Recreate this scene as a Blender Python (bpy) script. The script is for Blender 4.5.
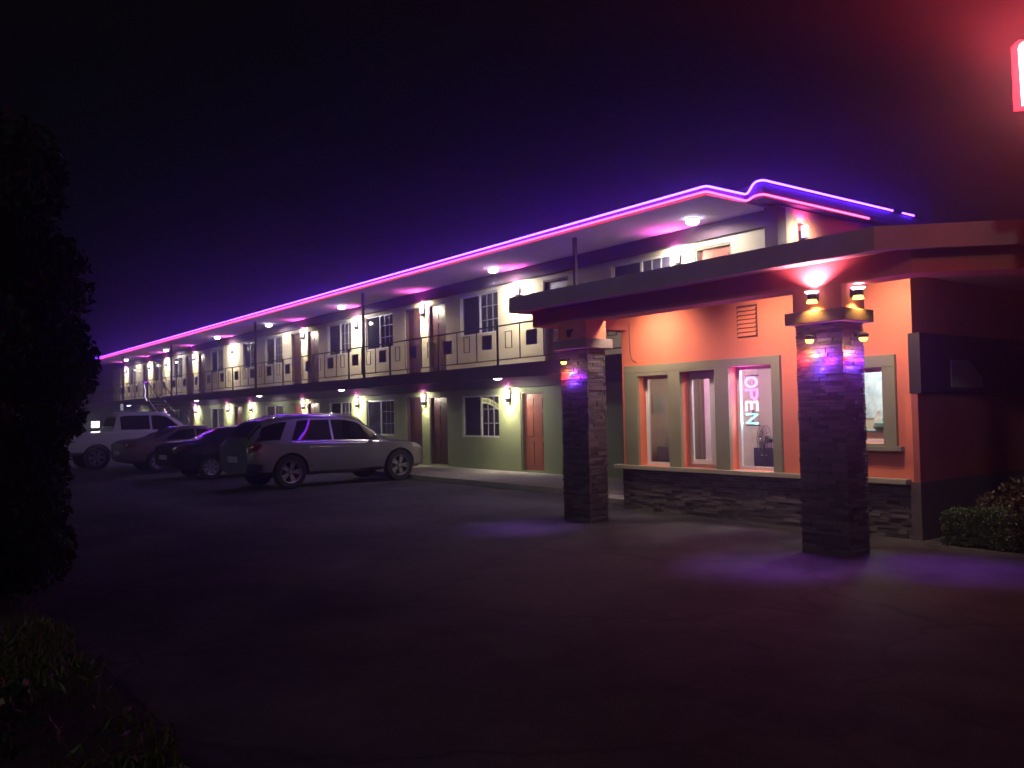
import bpy, bmesh, math, random
import numpy as np
from mathutils import Matrix, Vector

# ------------------------------------------------------------------ clear, camera, world, exposure
for o in list(bpy.data.objects):
    bpy.data.objects.remove(o, do_unlink=True)
sc = bpy.context.scene
COL = sc.collection
rnd = random.Random(7)

cam_data = bpy.data.cameras.new("camera")
cam = bpy.data.objects.new("camera", cam_data)
COL.objects.link(cam)
cam_data.sensor_width = 36.0
cam_data.lens = 36.0 * 860.0 / 1024.0
cam_data.clip_start = 0.05
cam_data.clip_end = 1000
right = (0.60371, 0.79696, -0.01999)
up = (0.03796, -0.00370, 0.99927)
back = (0.79630, -0.60403, -0.03249)
cam.matrix_world = Matrix(((right[0], up[0], back[0], 0.0),
                           (right[1], up[1], back[1], 0.0),
                           (right[2], up[2], back[2], 1.65),
                           (0, 0, 0, 1)))
sc.camera = cam

world = bpy.data.worlds.new("World")
sc.world = world
world.use_nodes = True
wn = world.node_tree
bg = wn.nodes["Background"]
sky = wn.nodes.new("ShaderNodeTexSky")
sky.sky_type = 'NISHITA'
sky.sun_disc = False
sky.sun_elevation = math.radians(24)
sky.sun_rotation = math.radians(161)
mixw = wn.nodes.new("ShaderNodeMix"); mixw.data_type = 'RGBA'
mixw.inputs[0].default_value = 0.94
wn.links.new(sky.outputs[0], mixw.inputs[6])
mixw.inputs[7].default_value = (0.35, 0.31, 0.30, 1)
wn.links.new(mixw.outputs[2], bg.inputs[0])
bg.inputs[1].default_value = 0.0032         # a night sky

fill_sun_data = bpy.data.lights.new("fill_sun", 'SUN')  # weak added fill from behind the camera, lifts the canopy's front
fill_sun_data.energy = 0.17
fill_sun_data.angle = math.radians(3)
fill_sun_data.color = (0.92, 1.0, 0.93)
fill_sun_obj = bpy.data.objects.new("fill_sun", fill_sun_data)
fill_sun_obj.rotation_euler = Vector((-0.45, 0.80, -0.38)).to_track_quat('-Z', 'Y').to_euler()
COL.objects.link(fill_sun_obj)

sc.view_settings.view_transform = 'Standard'
sc.view_settings.look = 'None'
sc.view_settings.exposure = 0.0
sc.view_settings.gamma = 1.0
sc.view_settings.use_curve_mapping = False
sc.render.engine = 'CYCLES'
cy = sc.cycles
cy.use_denoising = True
cy.max_bounces = 5
cy.diffuse_bounces = 2
cy.glossy_bounces = 3
cy.transmission_bounces = 4
cy.transparent_max_bounces = 6
cy.volume_bounces = 0
cy.sample_clamp_indirect = 2.0
cy.sample_clamp_direct = 0.0
cy.caustics_reflective = False
cy.caustics_refractive = False
LENS_GLOW_HAZE_DENSITY = 0.0115

# ------------------------------------------------------------------ materials
MATS = {}
def new_mat(name):
    m = bpy.data.materials.new(name); m.use_nodes = True
    return m, m.node_tree, m.node_tree.nodes["Principled BSDF"]

def mat(name, col, rough=0.6, metal=0.0, var=0.0, scale=6.0, bump=0.0, bscale=40.0, coat=0.0, spec=0.5, col2=None):
    """principled, its base colour broken up by noise, with noise bump"""
    if name in MATS: return MATS[name]
    m, nt, p = new_mat(name)
    p.inputs["Roughness"].default_value = rough
    p.inputs["Metallic"].default_value = metal
    p.inputs["Specular IOR Level"].default_value = spec
    if coat: p.inputs["Coat Weight"].default_value = coat; p.inputs["Coat Roughness"].default_value = 0.06
    c = tuple(col) + (1,)
    if var > 0 or col2:
        tc = nt.nodes.new("ShaderNodeTexCoord")
        nz = nt.nodes.new("ShaderNodeTexNoise"); nz.inputs["Scale"].default_value = scale
        nz.inputs["Detail"].default_value = 6; nz.inputs["Roughness"].default_value = 0.65
        nt.links.new(tc.outputs["Object"], nz.inputs["Vector"])
        rp = nt.nodes.new("ShaderNodeValToRGB")
        lo = tuple(max(0, x * (1 - var)) for x in col) if not col2 else tuple(col2)
        hi = tuple(min(1, x * (1 + var)) for x in col) if not col2 else tuple(col)
        rp.color_ramp.elements[0].position = 0.3; rp.color_ramp.elements[0].color = lo + (1,)
        rp.color_ramp.elements[1].position = 0.7; rp.color_ramp.elements[1].color = hi + (1,)
        nt.links.new(nz.outputs[0], rp.inputs[0]); nt.links.new(rp.outputs[0], p.inputs["Base Color"])
    else:
        p.inputs["Base Color"].default_value = c
    if bump > 0:
        tc2 = nt.nodes.new("ShaderNodeTexCoord")
        n2 = nt.nodes.new("ShaderNodeTexNoise"); n2.inputs["Scale"].default_value = bscale; n2.inputs["Detail"].default_value = 4
        nt.links.new(tc2.outputs["Object"], n2.inputs["Vector"])
        b = nt.nodes.new("ShaderNodeBump"); b.inputs["Strength"].default_value = bump; b.inputs["Distance"].default_value = 0.02
        nt.links.new(n2.outputs[0], b.inputs["Height"]); nt.links.new(b.outputs[0], p.inputs["Normal"])
    MATS[name] = m
    return m

def emit(name, col, strength, sample=True):
    if name in MATS: return MATS[name]
    m = bpy.data.materials.new(name); m.use_nodes = True
    nt = m.node_tree; nt.nodes.clear()
    e = nt.nodes.new("ShaderNodeEmission"); e.inputs[0].default_value = tuple(col) + (1,); e.inputs[1].default_value = strength
    o = nt.nodes.new("ShaderNodeOutputMaterial"); nt.links.new(e.outputs[0], o.inputs[0])
    if not sample: m.cycles.emission_sampling = 'NONE'
    MATS[name] = m
    return m

def glass_mat(name, tint=(0.9, 0.93, 0.95), mixf=0.12):
    if name in MATS: return MATS[name]
    m = bpy.data.materials.new(name); m.use_nodes = True
    nt = m.node_tree; nt.nodes.clear()
    t = nt.nodes.new("ShaderNodeBsdfTransparent"); t.inputs[0].default_value = tuple(tint) + (1,)
    g = nt.nodes.new("ShaderNodeBsdfGlossy"); g.inputs["Roughness"].default_value = 0.02
    mx = nt.nodes.new("ShaderNodeMixShader"); fr = nt.nodes.new("ShaderNodeFresnel"); fr.inputs[0].default_value = 1.5
    ad = nt.nodes.new("ShaderNodeMath"); ad.operation = 'MULTIPLY_ADD'; ad.inputs[1].default_value = 1.0; ad.inputs[2].default_value = mixf * 0.3
    nt.links.new(fr.outputs[0], ad.inputs[0]); nt.links.new(ad.outputs[0], mx.inputs[0])
    nt.links.new(t.outputs[0], mx.inputs[1]); nt.links.new(g.outputs[0], mx.inputs[2])
    o = nt.nodes.new("ShaderNodeOutputMaterial"); nt.links.new(mx.outputs[0], o.inputs[0])
    MATS[name] = m
    return m

def stone_mat(name, c1, c2):
    """stacked ledge stone: each stone its own tone (the mesh is real stones), mottled and rough"""
    m, nt, p = new_mat(name)
    geo = nt.nodes.new("ShaderNodeNewGeometry")
    rp = nt.nodes.new("ShaderNodeValToRGB")
    rp.color_ramp.elements[0].color = tuple(c1) + (1,); rp.color_ramp.elements[1].color = tuple(c2) + (1,)
    nt.links.new(geo.outputs["Random Per Island"], rp.inputs[0])
    tc = nt.nodes.new("ShaderNodeTexCoord")
    nz = nt.nodes.new("ShaderNodeTexNoise"); nz.inputs["Scale"].default_value = 30; nz.inputs["Detail"].default_value = 5
    nt.links.new(tc.outputs["Object"], nz.inputs["Vector"])
    mx = nt.nodes.new("ShaderNodeMix"); mx.data_type = 'RGBA'; mx.blend_type = 'MULTIPLY'; mx.inputs[0].default_value = 0.6
    nt.links.new(rp.outputs[0], mx.inputs[6])
    r2 = nt.nodes.new("ShaderNodeValToRGB"); r2.color_ramp.elements[0].color = (.45, .45, .45, 1); r2.color_ramp.elements[1].color = (1.4, 1.4, 1.4, 1)
    nt.links.new(nz.outputs[0], r2.inputs[0]); nt.links.new(r2.outputs[0], mx.inputs[7])
    nt.links.new(mx.outputs[2], p.inputs["Base Color"])
    p.inputs["Roughness"].default_value = 0.34
    b = nt.nodes.new("ShaderNodeBump"); b.inputs["Strength"].default_value = 0.8; b.inputs["Distance"].default_value = 0.01
    nt.links.new(nz.outputs[0], b.inputs["Height"]); nt.links.new(b.outputs[0], p.inputs["Normal"])
    MATS[name] = m
    return m

def leaf_mat(name, c1, c2, rough=0.5):
    m, nt, p = new_mat(name)
    geo = nt.nodes.new("ShaderNodeNewGeometry")
    rp = nt.nodes.new("ShaderNodeValToRGB")
    rp.color_ramp.elements[0].color = tuple(c1) + (1,); rp.color_ramp.elements[1].color = tuple(c2) + (1,)
    nt.links.new(geo.outputs["Random Per Island"], rp.inputs[0]); nt.links.new(rp.outputs[0], p.inputs["Base Color"])
    p.inputs["Roughness"].default_value = rough
    MATS[name] = m
    return m

CREAM = mat("cream_stucco", (0.62, 0.56, 0.40), 0.85, var=0.10, scale=1.5, bump=0.25, bscale=60)
GREEN = mat("green_stucco", (0.30, 0.35, 0.185), 0.85, var=0.12, scale=1.5, bump=0.25, bscale=60)
CORAL = mat("coral_stucco", (0.76, 0.205, 0.105), 0.85, var=0.10, scale=1.2, bump=0.25, bscale=50)
PINKW = mat("rose_stucco", (0.62, 0.22, 0.16), 0.85, var=0.08, scale=1.2, bump=0.2, bscale=50)
REDST = mat("red_stucco", (0.66, 0.21, 0.17), 0.85, var=0.12, scale=1.2, bump=0.25, bscale=50)
SOFFIT = mat("grey_soffit", (0.60, 0.55, 0.58), 0.8, var=0.08, scale=2)
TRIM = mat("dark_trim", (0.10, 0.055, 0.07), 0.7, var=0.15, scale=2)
FASCIA = mat("brown_fascia", (0.50, 0.37, 0.38), 0.7, var=0.15, scale=2.0, bump=0.1)
OLIVE = mat("olive_trim", (0.235, 0.235, 0.145), 0.7, var=0.08, scale=3, bump=0.1)
LEDGE = mat("pale_ledge", (0.38, 0.34, 0.25), 0.8, var=0.1, scale=4, bump=0.15)
DARKDOOR = mat("dark_brown_door", (0.075, 0.03, 0.03), 0.45, var=0.15, scale=3)
REDDOOR = mat("terracotta_door", (0.33, 0.10, 0.06), 0.5, var=0.1, scale=3)
WHITEFR = mat("white_frame", (0.72, 0.70, 0.72), 0.4)
GREYFR = mat("grey_grille", (0.36, 0.34, 0.40), 0.4)
PANE = mat("dark_pane", (0.020, 0.020, 0.035), 0.06, spec=0.7)
CURTAIN = mat("blue_curtain", (0.06, 0.06, 0.11), 0.8, var=0.2, scale=5)
BLACKM = mat("black_metal", (0.025, 0.022, 0.025), 0.4, metal=0.4)
IRON = mat("dark_iron", (0.03, 0.022, 0.028), 0.5)
BLACKPL = mat("black_plastic", (0.015, 0.015, 0.016), 0.5)
RUBBER = mat("rubber", (0.012, 0.012, 0.012), 0.8)
CHROME = mat("chrome", (0.75, 0.75, 0.77), 0.2, metal=1.0)
ALLOY = mat("alloy", (0.62, 0.62, 0.64), 0.3, metal=0.9)
CONCRETE = mat("concrete", (0.40, 0.38, 0.35), 0.9, var=0.22, scale=2.5, bump=0.2)
CARGLASS = mat("tinted_glass", (0.006, 0.006, 0.008), 0.04, spec=0.8)
REDLENS = mat("red_lens", (0.10, 0.006, 0.006), 0.15, spec=0.8)
CLEARLENS = mat("clear_lens", (0.55, 0.55, 0.58), 0.1, spec=0.8)
BARK = mat("bark", (0.07, 0.05, 0.035), 0.9, var=0.3, scale=12, bump=0.5)
STONE = stone_mat("ledge_stone", (0.05, 0.042, 0.040), (0.19, 0.165, 0.155))
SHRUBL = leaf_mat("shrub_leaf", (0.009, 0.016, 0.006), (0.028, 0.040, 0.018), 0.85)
HEDGEL = leaf_mat("hedge_leaf", (0.04, 0.07, 0.022), (0.10, 0.15, 0.05))
REDLEAF = leaf_mat("reddish_leaf", (0.07, 0.045, 0.03), (0.12, 0.10, 0.04))
GRASSM = leaf_mat("grass_blade", (0.06, 0.075, 0.014), (0.12, 0.13, 0.03))
PETAL = leaf_mat("pale_petal", (0.30, 0.20, 0.18), (0.45, 0.36, 0.30))

# asphalt: patchy, cracked, slightly worn
def asphalt():
    m, nt, p = new_mat("asphalt")
    L = nt.links.new
    tc = nt.nodes.new("ShaderNodeTexCoord")
    n1 = nt.nodes.new("ShaderNodeTexNoise"); n1.inputs["Scale"].default_value = 0.35; n1.inputs["Detail"].default_value = 8; n1.inputs["Roughness"].default_value = 0.7
    n2 = nt.nodes.new("ShaderNodeTexNoise"); n2.inputs["Scale"].default_value = 90; n2.inputs["Detail"].default_value = 3
    v = nt.nodes.new("ShaderNodeTexVoronoi"); v.feature = 'DISTANCE_TO_EDGE'; v.inputs["Scale"].default_value = 0.33
    mp = nt.nodes.new("ShaderNodeMix"); mp.data_type = 'RGBA'; mp.inputs[0].default_value = 0.12
    L(tc.outputs["Object"], n1.inputs["Vector"]); L(tc.outputs["Object"], n2.inputs["Vector"])
    n3 = nt.nodes.new("ShaderNodeTexNoise"); n3.inputs["Scale"].default_value = 1.4; n3.inputs["Detail"].default_value = 5
    L(tc.outputs["Object"], n3.inputs["Vector"])
    va = nt.nodes.new("ShaderNodeVectorMath"); va.operation = 'MULTIPLY_ADD'
    va.inputs[1].default_value = (1.2, 1.2, 1.2)
    L(n3.outputs[1], va.inputs[0]); L(tc.outputs["Object"], va.inputs[2])
    L(va.outputs[0], v.inputs["Vector"])
    rp = nt.nodes.new("ShaderNodeValToRGB")
    rp.color_ramp.elements[0].position = 0.38; rp.color_ramp.elements[0].color = (0.014, 0.014, 0.015, 1)
    rp.color_ramp.elements[1].position = 0.62; rp.color_ramp.elements[1].color = (0.10, 0.098, 0.095, 1)
    L(n1.outputs[0], rp.inputs[0])
    cr = nt.nodes.new("ShaderNodeValToRGB")
    cr.color_ramp.elements[0].position = 0.0; cr.color_ramp.elements[0].color = (0.35, 0.35, 0.35, 1)
    cr.color_ramp.elements[1].position = 0.02; cr.color_ramp.elements[1].color = (1, 1, 1, 1)
    L(v.outputs["Distance"], cr.inputs[0])
    mu = nt.nodes.new("ShaderNodeMix"); mu.data_type = 'RGBA'; mu.blend_type = 'MULTIPLY'; mu.inputs[0].default_value = 0.8
    L(rp.outputs[0], mu.inputs[6]); L(cr.outputs[0], mu.inputs[7])
    gr = nt.nodes.new("ShaderNodeValToRGB")
    gr.color_ramp.elements[0].position = 0.3; gr.color_ramp.elements[0].color = (0.6, 0.6, 0.6, 1)
    gr.color_ramp.elements[1].position = 0.7; gr.color_ramp.elements[1].color = (1.4, 1.4, 1.4, 1)
    L(n2.outputs[0], gr.inputs[0])
    m2 = nt.nodes.new("ShaderNodeMix"); m2.data_type = 'RGBA'; m2.blend_type = 'MULTIPLY'; m2.inputs[0].default_value = 0.8
    L(mu.outputs[2], m2.inputs[6]); L(gr.outputs[0], m2.inputs[7]); L(m2.outputs[2], p.inputs["Base Color"])
    p.inputs["Roughness"].default_value = 0.8
    p.inputs["Specular IOR Level"].default_value = 0.25
    b = nt.nodes.new("ShaderNodeBump"); b.inputs["Strength"].default_value = 0.5; b.inputs["Distance"].default_value = 0.01
    L(n2.outputs[0], b.inputs["Height"]); L(b.outputs[0], p.inputs["Normal"])
    return m
ASPHALT = asphalt()

# ------------------------------------------------------------------ mesh helpers
class MB:
    def __init__(s): s.v = []; s.f = []; s.mi = []; s.cur = 0
    def add(s, vs, fs):
        b = len(s.v); s.v += [tuple(x) for x in vs]; s.f += [tuple(b + i for i in f) for f in fs]; s.mi += [s.cur] * len(fs)
        return s
    def box(s, x0, x1, y0, y1, z0, z1):
        return s.add([(x0,y0,z0),(x1,y0,z0),(x1,y1,z0),(x0,y1,z0),(x0,y0,z1),(x1,y0,z1),(x1,y1,z1),(x0,y1,z1)],
                     [(0,3,2,1),(4,5,6,7),(0,1,5,4),(1,2,6,5),(2,3,7,6),(3,0,4,7)])
    def cyl(s, p0, p1, r0, r1=None, n=10, cap=True):
        r1 = r0 if r1 is None else r1
        p0 = Vector(p0); p1 = Vector(p1); d = (p1 - p0).normalized()
        a = d.orthogonal().normalized(); b = d.cross(a)
        vs = []
        for p, r in ((p0, r0), (p1, r1)):
            for i in range(n):
                t = 2 * math.pi * i / n
                vs.append(p + (a * math.cos(t) + b * math.sin(t)) * r)
        fs = [(i, (i + 1) % n, n + (i + 1) % n, n + i) for i in range(n)]
        if cap: fs += [tuple(range(n - 1, -1, -1)), tuple(range(n, 2 * n))]
        return s.add(vs, fs)
    def tube(s, pts, r, n=8, closed=False):
        pts = [Vector(p) for p in pts]; N = len(pts); vs = []
        ref = None
        for i, p in enumerate(pts):
            if closed: d = pts[(i + 1) % N] - pts[i - 1]
            else: d = pts[min(i + 1, N - 1)] - pts[max(i - 1, 0)]
            d.normalize()
            if ref is None: ref = d.orthogonal().normalized()
            a = (ref - d * ref.dot(d)); a = a.normalized() if a.length > 1e-6 else d.orthogonal().normalized()
            ref = a; b = d.cross(a)
            for k in range(n):
                t = 2 * math.pi * k / n
                vs.append(p + (a * math.cos(t) + b * math.sin(t)) * r)
        fs = []
        M = N if closed else N - 1
        for i in range(M):
            j = (i + 1) % N
            for k in range(n):
                fs.append((i*n + k, i*n + (k+1) % n, j*n + (k+1) % n, j*n + k))
        if not closed: fs += [tuple(range(n - 1, -1, -1)), tuple((N-1)*n + k for k in range(n))]
        return s.add(vs, fs)
    def prism(s, poly, z0, z1):
        n = len(poly)
        vs = [(x, y, z0) for x, y in poly] + [(x, y, z1) for x, y in poly]
        return s.add(vs, [tuple(range(n - 1, -1, -1)), tuple(range(n, 2*n))] + [(i, (i+1) % n, n + (i+1) % n, n + i) for i in range(n)])
    def lathe(s, prof, c=(0,0,0), n=16):
        """profile of (r, z) about a vertical axis at c"""
        vs = []; 
        for r, z in prof:
            for k in range(n):
                t = 2*math.pi*k/n; vs.append((c[0] + r*math.cos(t), c[1] + r*math.sin(t), c[2] + z))
        fs = []
        for i in range(len(prof) - 1):
            for k in range(n): fs.append((i*n+k, i*n+(k+1)%n, (i+1)*n+(k+1)%n, (i+1)*n+k))
        fs += [tuple(range(n-1,-1,-1)), tuple((len(prof)-1)*n+k for k in range(n))]
        return s.add(vs, fs)
    def build(s, name, m, parent=None, smooth=False, bevel=0.0):
        me = bpy.data.meshes.new(name); me.from_pydata(s.v, [], s.f); me.validate()
        ms = m if isinstance(m, (list, tuple)) else [m]
        for x in ms: me.materials.append(x)
        if len(ms) > 1: me.polygons.foreach_set("material_index", s.mi)
        bm = bmesh.new(); bm.from_mesh(me); bmesh.ops.recalc_face_normals(bm, faces=bm.faces)
        if bevel > 0:
            es = [e for e in bm.edges if len(e.link_faces) == 2 and e.calc_face_angle(0) > 0.7]
            bmesh.ops.bevel(bm, geom=es, offset=bevel, segments=2, profile=0.7, affect='EDGES', clamp_overlap=True)
        bm.to_mesh(me); bm.free()
        if smooth:
            me.polygons.foreach_set("use_smooth", [True]*len(me.polygons)); me.set_sharp_from_angle(angle=math.radians(38))
        me.update()
        o = bpy.data.objects.new(name, me); COL.objects.link(o)
        if parent: o.parent = parent
        return o

def tag(o, label=None, cat=None, group=None, kind=None):
    if label: o["label"] = label
    if cat: o["category"] = cat
    if group: o["group"] = group
    if kind: o["kind"] = kind
    return o
def thing(name, label, cat, loc=(0,0,0), rz=0.0, group=None):
    o = bpy.data.objects.new(name, None); COL.objects.link(o); o.empty_display_size = 0.2
    o.location = loc; o.rotation_euler = (0, 0, rz)
    return tag(o, label, cat, group)
def copy_tree(o, parent=None):
    c = o.copy(); COL.objects.link(c)
    if parent: c.parent = parent
    for ch in list(o.children): copy_tree(ch, c)
    return c
def lamp(name, kind, loc, col, watts, parent=None, radius=0.03, aim=None, size=60, blend=0.6):
    d = bpy.data.lights.new(name, kind); d.energy = watts; d.color = col
    if kind in ('POINT', 'SPOT'): d.shadow_soft_size = radius
    if kind == 'SPOT': d.spot_size = math.radians(size); d.spot_blend = blend
    o = bpy.data.objects.new(name, d); COL.objects.link(o); o.location = loc
    if aim is not None: o.rotation_euler = Vector(aim).to_track_quat('-Z', 'Y').to_euler()
    if parent: o.parent = parent
    return o

def holed_wall(axis, a0, a1, z0, z1, p0, p1, holes):
    """wall between planes p0 and p1; runs along X (axis 'x') or Y (axis 'y'); holes are (a0,a1,z0,z1)"""
    A = sorted({a0, a1, *[h[0] for h in holes], *[h[1] for h in holes]}); A = [a for a in A if a0 <= a <= a1]
    Z = sorted({z0, z1, *[h[2] for h in holes], *[h[3] for h in holes]}); Z = [z for z in Z if z0 <= z <= z1]
    mb = MB(); na, nz = len(A) - 1, len(Z) - 1
    def solid(i, j):
        if i < 0 or j < 0 or i >= na or j >= nz: return False
        ca, cz = (A[i]+A[i+1])/2, (Z[j]+Z[j+1])/2
        return not any(h[0] < ca < h[1] and h[2] < cz < h[3] for h in holes)
    def P(a, z, p): return (a, p, z) if axis == 'x' else (p, a, z)
    for i in range(na):
        for j in range(nz):
            if not solid(i, j): continue
            x0, x1, u0, u1 = A[i], A[i+1], Z[j], Z[j+1]
            for p in (p0, p1): mb.add([P(x0,u0,p), P(x1,u0,p), P(x1,u1,p), P(x0,u1,p)], [(0,1,2,3)])
            if not solid(i-1, j): mb.add([P(x0,u0,p0), P(x0,u0,p1), P(x0,u1,p1), P(x0,u1,p0)], [(0,1,2,3)])
            if not solid(i+1, j): mb.add([P(x1,u0,p0), P(x1,u0,p1), P(x1,u1,p1), P(x1,u1,p0)], [(0,1,2,3)])
            if not solid(i, j-1): mb.add([P(x0,u0,p0), P(x1,u0,p0), P(x1,u0,p1), P(x0,u0,p1)], [(0,1,2,3)])
            if not solid(i, j+1): mb.add([P(x0,u1,p0), P(x1,u1,p0), P(x1,u1,p1), P(x0,u1,p1)], [(0,1,2,3)])
    return mb
def wall_build(mb, name, m, parent):
    o = mb.build(name, m, parent)
    bm = bmesh.new(); bm.from_mesh(o.data); bmesh.ops.remove_doubles(bm, verts=bm.verts, dist=1e-4)
    bmesh.ops.recalc_face_normals(bm, faces=bm.faces); bm.to_mesh(o.data); bm.free()
    return o

# ------------------------------------------------------------------ ground
g = MB().add([(-118,-28,0),(48,-28,0),(48,58,0),(-118,58,0)], [(0,1,2,3)]).build("parking_lot", ASPHALT); tag(g, kind="structure")
sw = MB(); sw.box(-62, -10.6, 11.1, 13.5, -0.05, 0.12)
sw = sw.build("walkway", CONCRETE, bevel=0.015); tag(sw, kind="structure")
lawn = MB().box(-45, -1.0, -3.4, 1.22, -0.05, 0.045).build("planting_strip", mat("soil", (0.05,0.04,0.025), 0.95, var=0.3, scale=5, bump=0.6)); tag(lawn, kind="structure")
# faint bay lines, old paint
pl = MB()
for x in (-16.9, -21.6, -26.3, -31.0, -35.7): pl.add([(x,6.2,0.004),(x+0.1,6.2,0.004),(x+0.1,10.9,0.004),(x,10.9,0.004)], [(0,1,2,3)])
tag(pl.build("parking_bay_lines", mat("worn_paint", (0.20,0.20,0.19), 0.8, col2=(0.06,0.06,0.06), scale=7)), kind="structure")

# ------------------------------------------------------------------ motel building
YW = 13.46          # its front wall
YE = 11.95          # upper walkway edge
motel = thing("motel_building", "long two storey motel with cream upper wall, green lower wall and dark doors", "motel", (0, YW, 0))
def mpart(mb, name, m, parent=motel, **k):
    # built in world coordinates, shifted into the motel's frame
    mb.v = [(x, y - YW, z) for x, y, z in mb.v]
    return mb.build(name, m, parent, **k)

UP_DOORS = [(-16.39,-15.45),(-23.16,-22.25),(-21.81,-20.85),(-32.0,-31.05),(-30.5,-29.5),(-45.7,-44.6),(-43.6,-42.65),(-54.2,-53.1),(-59.7,-58.8),(-11.55,-10.62)]
UP_WINS = [(-20.1,-18.3),(-25.8,-23.95),(-28.72,-26.85),(-34.75,-32.9),(-37.3,-35.8),(-41.8,-39.95),(-48.1,-46.3),(-51.9,-50.0),(-57.5,-55.9),(-13.97,-12.2)]
LO_DOORS = [(-17.41,-16.48),(-23.16,-22.25),(-21.81,-20.85),(-32.05,-31.05),(-30.55,-29.5),(-38.5,-37.5),(-45.4,-44.4),(-52.5,-51.5)]
LO_WINS = [(-20.1,-18.35),(-25.8,-23.95),(-28.7,-26.9),(-34.8,-32.9),(-41.85,-39.95),(-48.2,-46.4),(-11.95,-10.9)]
UDZ, UWZ, LDZ, LWZ = (2.78, 4.88), (3.78, 4.90), (0.16, 2.16), (0.98, 2.12)
X0 = -62.0
up_holes = [(a, b, UDZ[0], UDZ[1]) for a, b in UP_DOORS] + [(a, b, UWZ[0], UWZ[1]) for a, b in UP_WINS]
lo_holes = [(a, b, LDZ[0], LDZ[1]) for a, b in LO_DOORS] + [(a, b, LWZ[0], LWZ[1]) for a, b in LO_WINS]
w = holed_wall('x', X0, -9.37, 2.76, 5.30, 0.0, 0.22, up_holes); wall_build(w, "upper_wall", CREAM, motel)
w = holed_wall('x', X0, -9.37, 0.0, 2.55, 0.0, 0.22, lo_holes); wall_build(w, "lower_wall", GREEN, motel)
mb = MB(); mb.box(X0, X0+0.2, YW+0.225, YW+7, 0, 5.3); mb.box(X0, -9.4, YW+7, YW+7.2, 0, 5.3)
mpart(mb, "rear_wall", CREAM)
mpart(MB().box(X0+0.2, -9.45, YW+0.6, YW+0.7, 0, 5.3), "inner_partition", mat("dark_room", (0.02,0.02,0.02), 0.9))
# upper walkway slab, its edge beam, the dark bands under slab and roof
mpart(MB().box(X0, -10.72, YE+0.15, YW-0.004, 2.58, 2.75), "balcony_slab", mat("slab_soffit", (0.28,0.25,0.27), 0.8, var=0.1))
mpart(MB().box(X0, -10.72, YE, YE+0.148, 2.45, 2.76), "balcony_edge", TRIM, bevel=0.01)
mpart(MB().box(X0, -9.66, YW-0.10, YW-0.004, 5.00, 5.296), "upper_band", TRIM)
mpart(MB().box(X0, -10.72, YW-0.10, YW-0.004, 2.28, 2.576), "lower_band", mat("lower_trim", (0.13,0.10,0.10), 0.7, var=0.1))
mpart(MB().box(X0, -9.62, 11.56, YW+7.3, 5.302, 5.34), "soffit_board", SOFFIT)
mpart(MB().box(X0-0.1, -9.60, 11.53, YW+7.4, 5.342, 5.47), "roof", TRIM, bevel=0.008)
# end block of the roof (higher) with its lit end wall
mpart(MB().box(-9.65, -9.372, 13.2, 13.456, 2.9, 5.30), "corner_fin", TRIM)
mpart(MB().box(-9.62, -9.40, YW+0.222, YW+7.0, 2.9, 5.30), "end_wall", PINKW)
mpart(MB().box(-16.0, -9.26, 12.64, YW+6.8, 5.474, 5.60), "end_roof_top", TRIM)
mpart(MB().box(-9.598, -9.25, 12.64, YW+7.3, 5.335, 5.472), "end_roof_edge", TRIM)

PANES = [PANE, mat("drawn_curtain_pane", (0.055,0.05,0.085), 0.12, var=0.3, scale=9), PANE, mat("warm_curtain_pane", (0.085,0.06,0.05), 0.12, var=0.3, scale=9)]
def window(a, b, z0, z1, grid_right=True, style="double"):
    x0, x1 = a, b; t = 0.045
    fr = MB(); y0, y1 = YW+0.05, YW+0.10
    fr.box(x0, x1, y0, y1, z0, z0+t); fr.box(x0, x1, y0, y1, z1-t, z1)
    fr.box(x0, x0+t, y0, y1, z0+t, z1-t); fr.box(x1-t, x1, y0, y1, z0+t, z1-t)
    xm = (x0+x1)/2; fr.box(xm-0.03, xm+0.03, y0-0.006, y1, z0+t, z1-t)
    f = mpart(fr, "window", WHITEFR)
    p = MB(); p.box(x0+t, x1-t, YW+0.078, YW+0.084, z0+t, z1-t); mpart(p, "pane", PANES[int(abs(a)*7) % 4], f)
    gm = MB(); g0, g1 = (xm+0.03, x1-t) if grid_right else (x0+t, xm-0.03)
    for k in (1, 2): gx = g0+(g1-g0)*k/3; gm.box(gx-0.011, gx+0.011, YW+0.062, YW+0.076, z0+t, z1-t)
    for k in (1, 2): gz = z0+(z1-z0)*k/3; gm.box(g0, g1, YW+0.0615, YW+0.0765, gz-0.011, gz+0.011)
    mpart(gm, "grille", GREYFR, f)
    return f
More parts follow.
